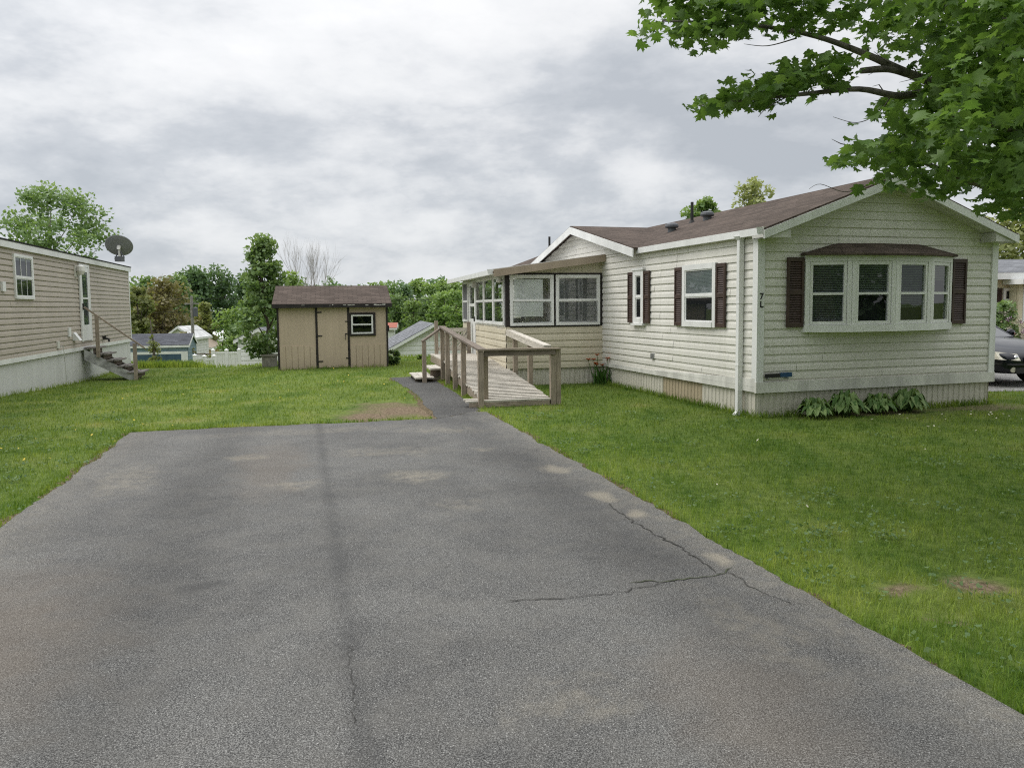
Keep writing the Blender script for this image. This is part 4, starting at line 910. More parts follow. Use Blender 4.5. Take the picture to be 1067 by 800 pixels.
for a, b, c, e in ((5.885, 6.02, .86, 2.915), (6.56, 6.695, .86, 2.915), (6.02, 6.56, 2.78, 2.915), (6.02, 6.56, 2.02, 2.07), (6.02, 6.56, .86, 1.30)): m.obox(OD, Y, X, a, b, .014, .046, c, e)
door = m.build('door', M['white'], lh, bevel=.004)
m = MB(); m.obox(OD, Y, X, 6.02, 6.56, .024, .03, 1.30, 2.78); m.build('pane', M['glass'], door); m = MB(); m.obox(OD, Y, X, 6.02, 6.56, .016, .020, 1.30, 2.78); m.build('dark_room', M['curtain'], door)
m = MB(); m.obox(OD, Y, X, 5.93, 5.96, .046, .08, 1.72, 1.90); m.build('handle', M['blackmetal'], door)
m = MB(); m.obox(O0, Y, X, 5.48, 5.62, .014, .06, 2.62, 2.92); m.lathe([(.04, .16), (.10, .12), (.11, -.0), (.07, -.10), (.0, -.11)], (.16, 5.56, 2.78), 10); m.build('door_light', M['dirtywhite'], lh)
m = MB(); m.obox(O0, Y, X, .30, .47, .014, .07, 2.12, 2.32); m.build('junction_box', M['white'], lh, bevel=.01)
m = MB(); m.obox(O0, Y, X, 4.62, 4.80, .014, .06, 1.02, 1.26); m.build('outlet_cover', M['white'], lh, bevel=.01)
m = MB(); m.hexa([(.014, 5.02, .90), (.20, 5.02, .90), (.20, 5.24, .90), (.014, 5.24, .90), (.014, 5.02, 1.12), (.05, 5.02, 1.12), (.05, 5.24, 1.12), (.014, 5.24, 1.12)]); m.build('dryer_vent', M['white'], lh)
m = MB(); m.obox(O0, Y, X, 3.66, 3.80, .014, .06, .76, .94); ob = m.build('outlet_cover', M['dirtywhite'], lh, bevel=.01)
m = MB(); m.tube([(.07, 3.78, .80), (.10, 3.90, .80), (.09, 4.0, .6), (.07, 4.1, .2), (.07, 4.2, -.2)], .010, 6); m.build('cable', M['cable'], lh)
m = MB(); m.obox(O0, Y, X, 8.0, 8.12, .014, .10, .82, .92); m.tube([(.10, 8.06, .85), (.18, 8.06, .83), (.19, 8.06, .74)], .03, 8); m.lathe([(.05, 0), (.05, .02)], (.12, 8.06, .92), 8); m.build('water_tap', M['blackmetal'], lh)
# steps
st = thing('wooden_steps', 'weathered wooden steps with single handrail below the white door', 'steps', (*LEFT_O, 0), LEFT_Y)
tx = [(.06, .40, .655), (.36, .66, .475), (.62, .92, .295), (.88, 1.18, .115), (1.12, 1.52, -.065)]
for i, (a, b, z) in enumerate(tx):
    m = MB(); m.beam((a + .10, 5.86, z), (a + .10, 6.86, z), .19, .04); m.beam((b - .07, 5.86, z), (b - .07, 6.86, z), .14, .04); m.build('tread', M['greywood'], st, bevel=.004)
    m = MB(); m.box(b - .13, b - .11, 5.93, 6.8, z - .15, z - .021); m.build('riser', M['wood_dk'], st)
for yy, mt in ((5.88, M['stringer']), (6.82, M['greywood'])):
    m = MB(); m.hexa([(.05, yy, .33), (1.30, yy, -.34), (1.30, yy + .04, -.34), (.05, yy + .04, .33), (.05, yy, .63), (1.30, yy, -.10), (1.30, yy + .04, -.10), (.05, yy + .04, .63)]); m.build('stringer', mt, st)
m = MB(); m.beam((.42, 5.85, .40), (.42, 5.85, 1.55), .09, .06, up=(0, 1, 0)); m.build('post', M['wood'], st); m = MB(); m.beam((1.36, 5.85, -.30), (1.36, 5.85, .76), .09, .09, up=(0, 1, 0)); m.build('post', M['wood'], st)
m = MB(); m.beam((.12, 5.85, 1.80), (1.62, 5.85, .62), .045, .045); m.build('handrail', M['wood'], st)
# dish
p = at(124, 256.5, 23.3); dish = thing('satellite_dish', 'dark grey round satellite dish on the beige home\'s roof', 'satellite dish', (p.x, p.y, 3.28))
nrm = Vector((-.22, .72, .66)).normalized(); c = Vector((0, 0, p.z - 3.28)); m = MB(); m.lathe([(0.001, .0), (.26, .0), (.375, .018), (.385, .03), (.37, .038), (0.001, .022)], c, 32, nrm); m.build('reflector', M['dishgrey'], dish, smooth=False)
m = MB(); m.tube([c - nrm * .02, c - nrm * .12, Vector((0, .0, .30)), Vector((0, 0, .02))], [.06, .05, .035, .035], 10); m.build('mast', M['dirtywhite'], dish)
m = MB(); m.tube([(0, 0, .22), (-.16, .02, -.05)], .016, 6); m.tube([(0, 0, .22), (.16, -.02, .0)], .016, 6); m.tube([(0, 0, .22), (0, .2, -.06)], .016, 6); m.box(-.1, .1, -.1, .1, -.12, .03); m.build('tripod', M['grey'], dish)

# ------------------------------------------------------------------ vegetation
def leaf_mesh(name, C, size, tint, mat, parent=None, droop=.5, shape='quad', smooth=False):
    """many small leaf faces: C (n,3) centres"""
    n = len(C); size = np.broadcast_to(size, n)
    nrm = rng.normal(0, 1, (n, 3)); nrm[:, 2] = np.abs(nrm[:, 2]) * (1 + droop) + .1; nrm /= np.linalg.norm(nrm, axis=1)[:, None]
    a = rng.normal(0, 1, (n, 3)); u = a - nrm * (a * nrm).sum(1)[:, None]; u /= np.linalg.norm(u, axis=1)[:, None]; w = np.cross(nrm, u)
    if shape == 'maple':
        prof = [(0, -.36), (.10, -.42), (.34, -.40), (.30, -.26), (.56, -.12), (.38, -.03), (.27, .04), (.52, .32), (.36, .30), (.30, .36), (.17, .24), (.19, .46), (.09, .46), (0, .70)]
        prof = prof + [(-x, y) for x, y in prof[-2:0:-1]]
        dirr = rng.normal(0, 1, (n, 3)); dirr[:, 2] = -.55 + rng.normal(0, .35, n); w = dirr / np.linalg.norm(dirr, axis=1)[:, None]; up = np.array([0, 0, 1.]) + rng.normal(0, .45, (n, 3)); u = np.cross(w, up); u /= np.linalg.norm(u, axis=1)[:, None]; nrm = np.cross(u, w)
    elif shape == 'long': prof = [(0, -.5), (.16, -.1), (.12, .2), (0, .5), (-.12, .2), (-.16, -.1)]
    else: prof = [(0, -.5), (.34, -.08), (.22, .3), (0, .5), (-.28, .22), (-.32, -.12)]
    k = len(prof); P = np.array(prof); fold = np.abs(P[:, 0]) * .35 - P[:, 1] ** 2 * .35
    V = C[:, None, :] + (u[:, None, :] * P[None, :, 0, None] + w[:, None, :] * P[None, :, 1, None] + nrm[:, None, :] * (-fold)[None, :, None]) * size[:, None, None]
    me = bpy.data.meshes.new(name)
    if shape == 'maple':
        # fan around the centre so the lobes stay sharp
        V = np.concatenate([C[:, None, :], V], 1); kk = k + 1; me.vertices.add(n * kk); me.vertices.foreach_set('co', V.ravel())
        tri = np.array([[0, 1 + i, 1 + (i + 1) % k] for i in range(k)]); L = (np.arange(n)[:, None, None] * kk + tri[None]).ravel(); nf = n * k
        me.loops.add(3 * nf); me.loops.foreach_set('vertex_index', L.astype(np.int32)); me.polygons.add(nf); me.polygons.foreach_set('loop_start', (np.arange(nf) * 3).astype(np.int32)); rep = kk
    else:
        me.vertices.add(n * k); me.vertices.foreach_set('co', V.ravel()); me.loops.add(n * k); me.loops.foreach_set('vertex_index', np.arange(n * k, dtype=np.int32)); me.polygons.add(n); me.polygons.foreach_set('loop_start', (np.arange(n) * k).astype(np.int32)); rep = k
    me.update(calc_edges=True); a_ = me.attributes.new('tint', 'FLOAT', 'POINT'); a_.data.foreach_set('value', np.repeat(np.clip(tint, 0, 1), rep).astype(np.float32)); me.materials.append(mat)
    o = bpy.data.objects.new(name, me); col.objects.link(o)
    if parent: o.parent = parent
    return o

def crown_points(n, h0, h1, rad, shape, clumps, spread, seed, lean=0):
    rg = np.random.default_rng(seed); cs = []
    while len(cs) < clumps:
        t = rg.uniform(0, 1); a = rg.uniform(0, 2 * math.pi)
        if shape == 'round': rr = rad * math.sqrt(max(0, 1 - (2 * t - 1) ** 2)) * (.9 + .2 * math.sin(3 * a + seed))
        elif shape == 'cone': rr = rad * (1 - t) ** .8 * (.35 + .65 * min(1, t * 6))
        elif shape == 'column': rr = rad * (min(1, (1 - t) * 2.2) ** .7) * min(1, .5 + t * 2)
        else: rr = rad * (.45 + .6 * t) * min(1, (1 - t) * 3.5) ** .6
        q = rr * math.sqrt(rg.uniform(.12, 1)); cs.append((q * math.cos(a) + lean * t, q * math.sin(a), h0 + (h1 - h0) * t, rg.uniform(.6, 1.35)))
    cs = np.array(cs); w = cs[:, 3] ** 2; idx = rg.choice(len(cs), n, p=w / w.sum()); g = rg.normal(0, 1, (n, 3)); g /= np.linalg.norm(g, axis=1)[:, None]; rr = rg.uniform(0, 1, n) ** .45
    P = cs[idx, :3] + g * (rr * spread * cs[idx, 3])[:, None] * np.array([1, 1, .72])
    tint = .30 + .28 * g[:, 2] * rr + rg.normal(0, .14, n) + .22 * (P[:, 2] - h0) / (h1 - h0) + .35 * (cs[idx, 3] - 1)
    return P, tint, cs
def make_tree(name, label, cat, loc, h, rad, h0, shape, mat, n, leaf, seed, bark=M['bark'], clumps=40, spread=None, group=None, limbs=9, lean=0, trunk_r=None, lshape='quad'):
    t = thing(name, label, cat, loc, 0, group); rd = random.Random(seed); spread = spread or rad * .42
    P, tint, cs = crown_points(n, h0, h - spread * .4, rad - spread * .5, shape, clumps, spread, seed, lean)
    m = MB(); tr = trunk_r or h * .017 + .02; pts = [(0, 0, -.3)]; rs = [tr * 1.3]
    for k in range(1, 7): f = k / 6; pts.append((lean * f * .7 + rd.gauss(0, h * .008), rd.gauss(0, h * .008), h * .9 * f)); rs.append(tr * (1.05 - .85 * f))
    m.tube(pts, rs, 7)
    order = sorted(range(len(cs)), key=lambda i: -cs[i][3])[:limbs]
    for i in order:
        c = cs[i]; f = max(.15, min(.8, (c[2] / h) - .18)); k = f * 6; a = Vector(pts[int(k)]).lerp(Vector(pts[min(6, int(k) + 1)]), k - int(k)); b = Vector(c[:3]); mid = a.lerp(b, .5) + Vector((0, 0, -.06 * (b - a).length))
        m.tube([a, mid, b], [tr * .42, tr * .26, tr * .08], 5)
    m.build('trunk', bark, t, smooth=True); leaf_mesh('crown', P, leaf * rng.uniform(.7, 1.3, n), tint, mat, t, shape=lshape); return t
def gl(px, py, Y):
    p = at(px, py, Y); return (p.x, p.y, H(p.x, p.y)), p.z
def tree_at(name, label, cat, px, top, Y, wpx, shape, mat, n, leaf, seed, base_frac=.25, **kw):
    loc, zt = gl(px, top, Y); h = zt - loc[2]; return make_tree(name, label, cat, loc, h, wpx * Y / F / 2, h * base_frac, shape, mat, n, leaf, seed, **kw)

tag(leaf_mesh('clover', CLOVER, rng.uniform(.018, .04, len(CLOVER)), rng.uniform(0, .7, len(CLOVER)), M['leafmid'], droop=3), 'small clover and broad-leaf weeds scattered through the lawn', 'clover', kind='stuff')
tree_at('birch_tree', 'loose pale-green tree rising behind the beige home\'s roof', 'tree', 50, 194, 34, 150, 'round', M['leafbirch'], 7500, .17, 21, .36, bark=M['barkdead'], clumps=110, spread=.62, limbs=12, trunk_r=.07)
tree_at('young_maple_tree', 'tall narrow green tree just left of the shed', 'tree', 272, 240, 24.6, 84, 'cone', M['leaftall'], 5200, .135, 22, .10, clumps=90, spread=.30, limbs=14, trunk_r=.06)
tree_at('bush', 'low bright-green spreading bush left of the tall narrow tree', 'bush', 244, 319, 37, 50, 'round', M['leafbright'], 2600, .17, 23, .02, clumps=34)
tree_at('red_maple_tree', 'reddish-brown leafed tree behind the blue garage', 'tree', 166, 289, 62, 66, 'round', M['leafred'], 4200, .34, 24, .14, clumps=60, limbs=14)
tree_at('sapling', 'thin yellow-green sapling in front of the blue garage', 'tree', 157, 325, 40, 22, 'cone', M['leafolive'], 700, .15, 25, .15, clumps=16)
tree_at('olive_tree', 'olive-green tree at the corner of the beige home', 'tree', 143, 296, 50, 34, 'round', M['leafolive'], 2200, .26, 26, .1, clumps=30)
tree_at('small_red_tree', 'small sparse purplish tree before the far white house', 'tree', 190, 345, 46, 26, 'round', M['leafred'], 420, .16, 27, .35, clumps=18, limbs=12)
for i, (px, tp, Y_, w, sh, mt, lab) in enumerate([
        (150, 284, 88, 56, 'round', 'leafmid', 'green tree showing above the reddish tree, close to the beige home'), (205, 279, 92, 52, 'round', 'leafdark', 'dark green rounded tree left of the utility pole\'s top, tallest of that clump'),
        (233, 277, 95, 54, 'round', 'leafdark', 'dark green tree between the utility pole and the tall narrow tree'), (258, 284, 92, 48, 'cone', 'leafdark', 'dark green pointed tree partly behind the tall narrow tree'),
        (184, 288, 84, 44, 'round', 'leafmid', 'mid-green tree just right of the reddish tree\'s top'), (212, 316, 72, 24, 'round', 'leafolive', 'short olive tree at the foot of the utility pole'),
        (284, 296, 90, 40, 'round', 'leafmid', 'green tree behind the shed\'s left roof end')]):
    tree_at('background_tree', lab, 'tree', px, tp, Y_, w, sh, M[mt], 3600, .44, 40 + i, .06, clumps=60, group='trees behind the far houses')
# bare tree behind the shed
def branchy(m, p, d, L, r, depth, rd):
    q = p + d * L; mid = p.lerp(q, .5) + Vector((rd.gauss(0, .04), rd.gauss(0, .04), 0)) * L; m.tube([p, mid, q], [r, r * .85, r * .68], 5 if depth > 1 else 3, cap=False)
    if depth == 0: return
    for k in range(rd.choice((2, 3, 3))):
        a = d.orthogonal().normalized(); a.rotate(Matrix.Rotation(rd.uniform(0, 6.28), 3, d)); nd = (d * .9 + a * rd.uniform(.2, .46) + Vector((0, 0, .22))).normalized(); branchy(m, p.lerp(q, rd.uniform(.55, 1)), nd, L * rd.uniform(.62, .85), r * .58, depth - 1, rd)
loc, zt = gl(319, 246, 46); t = thing('bare_tree', 'leafless grey tree rising behind the shed roof', 'tree', loc); m = MB(); rd2 = random.Random(8)
for k in range(3): branchy(m, Vector((.06 * k, 0, -.2)), Vector((.04 * (k - 1), .1 * math.sin(k * 1.7), 1)).normalized(), (zt - loc[2]) * .36, .075, 6, rd2)
m.build('trunk', M['barkdead'], t); t.scale = (.60, .60, .92)
tree_at('background_tree', 'bright green tree top just above the left half of the shed roof', 'tree', 303, 283, 42, 34, 'round', M['leafbright'], 1500, .22, 61, .1, group='trees behind the shed')
# far wood between shed and porch: one source tree of each kind, copied with its parts
kinds = []
for i, (sh, mt, lab) in enumerate([('round', 'leafmid', 'mid-green rounded tree in the far wood between shed and sunroom'), ('cone', 'leafbright', 'fresh green pointed tree in the far wood between shed and sunroom'), ('round', 'leafbright', 'fresh green rounded tree in the far wood between shed and sunroom'), ('cone', 'leafdark', 'dark green pointed tree in the far wood between shed and sunroom')]):
    kinds.append((make_tree('wood_tree', lab, 'tree', (0, 0, 0), 10, 2.6, 1.0, sh, M[mt], 2600, .40, 70 + i, clumps=44, group='trees of the far wood'), lab))
used = [False] * 4; rdw = random.Random(5)
spots = []
for px, tp, Y_ in [(408, 293, 95), (421, 296, 90), (436, 291, 98), (449, 296, 92), (461, 292, 96), (474, 294, 92), (486, 291, 100), (497, 294, 94), (414, 306, 78), (430, 312, 74), (447, 308, 78), (462, 304, 76), (476, 302, 72), (490, 305, 76), (392, 294, 105), (378, 297, 108), (362, 298, 110), (345, 298, 110), (398, 305, 88), (508, 296, 100)]:
    k = rdw.choice((0, 1, 2, 2, 0, 3)) if Y_ > 85 else rdw.choice((0, 2, 1)); src, lab = kinds[k]
    if used[k]: o = copy_tree(src)
    else: o = src; used[k] = True
    loc, zt = gl(px, tp, Y_); s = (zt - loc[2]) / 10; o.location = loc; o.scale = (s * rdw.uniform(.8, 1.2), s * rdw.uniform(.8, 1.2), s); o.rotation_euler.z = rdw.uniform(0, 6.28)
for k, (src, lab) in enumerate(kinds):
    if not used[k]: loc, zt = gl(515, 300, 96); src.location = loc
# continuous far wood behind everything
n = 30000; xx = rng.uniform(-75, 75, n); hh = 7.2 + 1.2 * np.sin(xx * .35) + 1.0 * np.sin(xx * 1.1 + 2) + .6 * np.sin(xx * 2.7); P = np.stack([xx, 126 + rng.uniform(-3, 3, n), -4.5 + (hh + 2.0) * rng.uniform(0, 1, n) ** .8], 1)
tag(leaf_mesh('woods', P, .55 * rng.uniform(.7, 1.4, n), .25 + .4 * (P[:, 2] + 4.5) / 9 + rng.normal(0, .15, n), M['leafdark']), 'distant band of dark woodland along the horizon', 'woodland', kind='stuff')
n = 16000; xx = rng.uniform(-60, 60, n); hh = 5.5 + 1.8 * np.sin(xx * .3) + 1.2 * np.sin(xx * .9 + 1); P = np.stack([xx, -24 + rng.uniform(-3, 3, n), (hh + 1.5) * rng.uniform(0, 1, n) ** .9], 1)  # unseen trees added behind the camera to darken the front wall and panes
tag(leaf_mesh('added_treeline', P, .8 * rng.uniform(.7, 1.4, n), .2 + .4 * P[:, 2] / 8 + rng.normal(0, .15, n), M['leafdark']), 'unseen green trees added across the street, dimming the white home and mirrored in panes', 'added_treeline', kind='stuff')
tree_at('pale_tree', 'pale yellow-green tree with new leaves above the white home\'s roof', 'tree', 785, 184, 31, 56, 'round', M['leafpale'], 1500, .17, 80, .55, clumps=60, spread=.34, bark=M['barklt'], limbs=20)
tree_at('background_tree', 'small green tree top beside the black vent pipe above the white home', 'tree', 734, 206, 30, 44, 'round', M['leafbright'], 1500, .20, 81, .6, clumps=30, spread=.4)
tree_at('conifer_tree', 'dark brownish evergreen behind the pale yellow house at right', 'tree', 1052, 222, 36, 110, 'round', M['leafolive'], 4500, .26, 82, .05, clumps=60)
tree_at('conifer_tree', 'green tree right of the brownish evergreen, behind the pale yellow house', 'tree', 1110, 205, 40, 120, 'round', M['leafdark'], 3000, .3, 83, .05, clumps=50)

# shed bush, hostas, lilies, lilac
tree_at('bush', 'small dark green bush at the shed\'s right corner', 'bush', 410, 363, 22.6, 15, 'round', M['leafmid'], 700, .09, 90, .05, clumps=16, limbs=5, trunk_r=.015)
tree_at('bush', 'tiny green shrub on the brow of the lawn before the white garage', 'bush', 438, 369, 25.0, 9, 'round', M['leafbright'], 260, .08, 91, .05, clumps=8, limbs=3, trunk_r=.01)
def hosta(loc, r, h, nl, seed, label):
    t = thing('hosta_plant', label, 'hosta', loc, 0, 'hostas along the front wall'); rg = random.Random(seed); m = MB(); tint = []
    for i in range(nl):
        a = i * 2.4 + rg.uniform(-.4, .4); f = (i + .5) / nl; L = r * (.38 + .40 * f) * rg.uniform(.75, 1.2); up = h * (1.1 - .6 * f) * rg.uniform(.8, 1.2); w = L * rg.uniform(.17, .24)
        d = Vector((math.cos(a), math.sin(a), 0)); s = Vector((-d.y, d.x, 0)); rows = []
        for k in range(8):
            q = k / 7; c = d * (.04 + L * q) + Z3 * (up * math.sin(min(1, q * 1.5) * 1.571) - up * 1.1 * max(0, q - .5) ** 1.5 * 1.6); ww = w * (.10 if k == 0 else math.sin(max(.02, (q - .12) / .88) * 3.14159) ** .75 if q > .13 else .1) if k < 7 else .002
            tw = rg.gauss(0, .01); rows.append((c - s * ww + Z3 * (.35 * ww + tw), c - Z3 * .0, c + s * ww + Z3 * (.35 * ww - tw)))
        for k in range(7):
            for j in range(2): m.quad(rows[k][j], rows[k][j + 1], rows[k + 1][j + 1], rows[k + 1][j]); 
            tint += [rg.uniform(0, 1) * .0 + (i * .37 % 1)] * 8
    o = m.build('foliage', M['hosta'], t, smooth=True); at_ = o.data.attributes.new('tint', 'FLOAT', 'FACE'); v = [(k // 14 * .37 + .1 * (k % 2)) % 1 for k in range(len(o.data.polygons))]; at_.data.foreach_set('value', v)
    m = MB(); m.lathe([(.05, -.05), (.04, .03), (.01, .06)], (0, 0, 0), 8); m.build('stem', M['hosta'], t); return t
for (lx, ly, r, h, nl, sd, lab) in [(.80, -.30, .34, .25, 90, 1, 'leafy green hosta at the left end of the front wall row'), (1.36, -.28, .37, .31, 104, 2, 'larger leafy hosta, second from the left below the bay window'),
                                    (1.98, -.27, .33, .27, 88, 3, 'leafy hosta third from the left below the bay window'), (2.55, -.28, .38, .31, 104, 4, 'broad leafy hosta at the right end of the row')]:
    p = wall_pts(HOME_O, HOME_Y, [(lx, ly)])[0]; hosta((*p, 0), r, h, nl, sd, lab)
p = wall_pts(SUN_O, SUN_Y, [(2.02, -.30)])[0]; t = thing('lily_plant', 'clump of orange flowers with upright leaves beside the sunroom', 'flowers', (*p, 0)); m = MB(); rg = random.Random(6); fl = []
for i in range(60):
    a = rg.uniform(0, 6.28); L = rg.uniform(.18, .42); out = rg.uniform(.05, .28); b = Vector((rg.gauss(0, .10), rg.gauss(0, .06), 0)); d = Vector((math.cos(a), math.sin(a), 0)); s = Vector((-d.y, d.x, 0)) * .014
    p0, p1, p2 = b, b + d * out * .4 + Z3 * L * .7, b + d * out + Z3 * L; m.quad(p0 - s, p0 + s, p1 + s, p1 - s); m.poly([p1 - s, p1 + s, p2])
m.build('foliage', M['hosta'], t)
for i in range(11):
    b = Vector((rg.gauss(0, .16), rg.gauss(0, .08), rg.uniform(.38, .62))); m = MB(); m.tube([(b.x * .5, b.y * .5, 0), b], .006, 5); s_ = m.build('stem', M['hosta'], t); m = MB()
    for k in range(6): a = k * 1.047; d = Vector((math.cos(a), math.sin(a), 0)); s = Vector((-d.y, d.x, 0)) * .022; m.quad(b, b + d * .03 - s + Z3 * .03, b + d * .075 + Z3 * .045, b + d * .03 + s + Z3 * .03)
    m.build('blossom', M['orange'], s_)
t = tree_at('lilac_bush', 'flowering lilac bush in front of the pale yellow house', 'bush', 1046, 313, 21, 40, 'round', M['leafmid'], 1900, .10, 95, .1, clumps=40, limbs=10, trunk_r=.03)
rg = np.random.default_rng(3); cen = rg.normal(0, 1, (70, 3)); cen /= np.linalg.norm(cen, axis=1)[:, None]; hgt = 1.75; C = np.concatenate([(c * np.array([.50, .50, .62]) + np.array([0, 0, .8])) + rg.normal(0, .035, (26, 3)) for c in cen]); sel = rg.integers(0, 4, 70)
leaf_mesh('blossom', C[np.repeat(sel == 0, 26)], .045, np.ones(int((np.repeat(sel == 0, 26)).sum())), M['lilac'], t); leaf_mesh('blossom', C[np.repeat(sel != 0, 26)], .05, np.ones(int((np.repeat(sel != 0, 26)).sum())), M['petal'], t)

# ------------------------------------------------------------------ the big maple at the right edge
mp = thing('maple_tree', 'large overhanging green maple at the upper right edge', 'tree', (6.3, 6.7, 0)); OM = Vector((6.3, 6.7, 0))
limb = MB(); CL = []        # leaf clump centres (world) with radius and leaf count
def L_(pts, r0, r1):
    ps = [Vector(p) for p in pts]; k = len(ps); sm = []
    for i in range(k - 1):
        for j in range(5):
            t = j / 5; a, b, c, e = ps[max(0, i - 1)], ps[i], ps[i + 1], ps[min(k - 1, i + 2)]
            sm.append(.5 * ((2 * b) + (c - a) * t + (2 * a - 5 * b + 4 * c - e) * t * t + (3 * b - a - 3 * c + e) * t ** 3))
    sm.append(ps[-1]); n_ = len(sm); limb.tube([p - OM for p in sm], [r0 + (r1 - r0) * (i / (n_ - 1)) ** .8 for i in range(n_)], 8); return sm
TR = L_([(6.3, 6.7, -.2), (6.28, 6.68, 1.1), (6.2, 6.65, 2.1), (6.15, 6.6, 3.2), (6.2, 6.7, 4.6), (6.1, 6.9, 6.2), (6.2, 6.8, 7.8)], .26, .05)
A = L_([(6.2, 6.63, 2.3), at(1067, 112, 6.3), at(985, 90, 6.1), at(945, 76, 6.0), at(905, 58, 5.9), at(850, 38, 5.8), at(780, 26, 5.7), at(690, 22, 5.6)], .060, .006)
B = L_([at(985, 90, 6.1), at(940, 100, 5.9), at(895, 93, 5.8), at(840, 98, 5.7), at(780, 104, 5.7), at(728, 110, 5.6)], .035, .006)
C_ = L_([(6.25, 6.65, 1.9), at(1100, 205, 7.0), at(1020, 192, 7.0), at(950, 165, 6.8), at(885, 152, 6.6)], .06, .006)
D = L_([(6.15, 6.6, 3.0), at(1090, 40, 6.2), at(1010, 15, 6.0), at(930, -20, 5.8), at(860, -50, 5.6)], .08, .01)
E_ = L_([at(1067, 112, 6.3), at(1000, 120, 6.6), at(950, 125, 6.8), at(925, 130, 7.0)], .03, .006)
F_ = L_([(6.2, 6.65, 2.2), at(1090, 150, 5.6), at(1030, 130, 5.2), at(985, 120, 5.0)], .05, .006)
L_([at(945, 76, 6.0), at(925, 72, 5.95), at(897, 74, 5.9)], .035, .022)     # broken stub
for a in ((at(930, 98, 5.9), at(915, 118, 5.85), at(893, 128, 5.8), at(868, 122, 5.8)), (at(822, 100, 5.7), at(800, 112, 5.7), at(790, 122, 5.7)), (at(830, 40, 5.8), at(800, 48, 5.8), at(775, 46, 5.8)), (at(905, 193, 7.5), at(880, 200, 7.5), at(855, 192, 7.5), at(843, 197, 7.5))): L_(a, .006, .0015)
for k in range(40):
    q = rd.choice(A[8:24] + B[4:16] + E_ + C_[8:]); dd = Vector((rd.uniform(-1, .3), rd.uniform(-.6, .2), rd.uniform(-.4, .4))) * rd.uniform(.12, .3); limb.tube([q - OM, q + dd * .5 + Vector((0, 0, rd.gauss(0, .02))) - OM, q + dd - OM], [.005, .004, .0015], 4)
lobes = [([(662, 22), (672, 8), (690, -30), (870, -30), (880, 20), (858, 38), (830, 34), (800, 22), (772, 30), (755, 42), (735, 45), (700, 38), (680, 36)], 5.3, 6.1, 420),
         ([(722, 112), (737, 103), (775, 85), (800, 80), (822, 70), (850, 62), (880, 64), (884, 75), (872, 88), (858, 92), (842, 98), (815, 102), (784, 112), (745, 115)], 5.3, 6.1, 210),
         ([(880, -30), (1110, -30), (1110, 235), (1060, 226), (1020, 214), (985, 202), (945, 196), (918, 198), (912, 194), (932, 180), (905, 168), (882, 172), (872, 166), (876, 158), (886, 148), (912, 146), (940, 132), (912, 116), (905, 106), (915, 100), (940, 96), (962, 82), (945, 60), (918, 42), (892, 38)], 4.9, 7.6, 2050),
         ([(1000, -30), (1110, -30), (1110, 215), (1040, 200), (985, 170), (975, 110), (985, 40)], 4.3, 5.6, 620)]
pts_all = []; tin = []
for poly, y0, y1, cnt in [(a, b, c, int(d * (1.75 if d > 1000 else 2.1))) for a, b, c, d in lobes]:
    P_ = np.array(poly, float); got = 0
    while got < cnt:
        px, py = rng.uniform(P_[:, 0].min(), P_[:, 0].max()), rng.uniform(P_[:, 1].min(), P_[:, 1].max())
        if not inside(np.array([px]), np.array([py]), poly)[0]: continue
        Y_ = rng.uniform(y0, y1); c = at(px, py, Y_); k = int(rng.integers(3, 8))
        for _ in range(k): pts_all.append((c.x + rng.normal(0, .045), c.y + rng.normal(0, .10), c.z + rng.normal(0, .03))); tin.append(.35 + .55 * (6.6 - Y_) / 2.2 * .4 + rng.normal(0, .20))
        got += k
# the rest of the crown: above and behind the frame, over the home's front
n_far = 11000; cnt = 0; far = []
while cnt < n_far:
    v = rng.normal(0, 1, 3); v /= np.linalg.norm(v); r = rng.uniform(.25, 1) ** .45; p = np.array([6.0, 7.6, 6.0]) + v * r * np.array([4.6, 4.8, 3.8])
    d2 = (p[0], p[1], p[2] - CAM_H); zc = d2[1]
    if zc > .5:
        sx = CX + F * d2[0] / zc; sy = HOR - F * d2[2] / zc
        if sx < 1120 and sy > -40: continue
        if sx < 620: continue
    if p[2] < 2.3: continue
    far.append(p); cnt += 1
far = np.array(far); PL = np.concatenate([np.array(pts_all), far]); TI = np.concatenate([np.array(tin), rng.normal(.4, .2, n_far)])
nl = len(PL); szs = rng.uniform(.058, .108, nl); szs[len(pts_all):] = rng.uniform(.11, .18, nl - len(pts_all))
limb.build('trunk', M['barkmaple'], mp, smooth=True)
leaf_mesh('crown', PL - np.array(OM), szs, TI, M['maple'], mp, droop=.35, shape='maple')

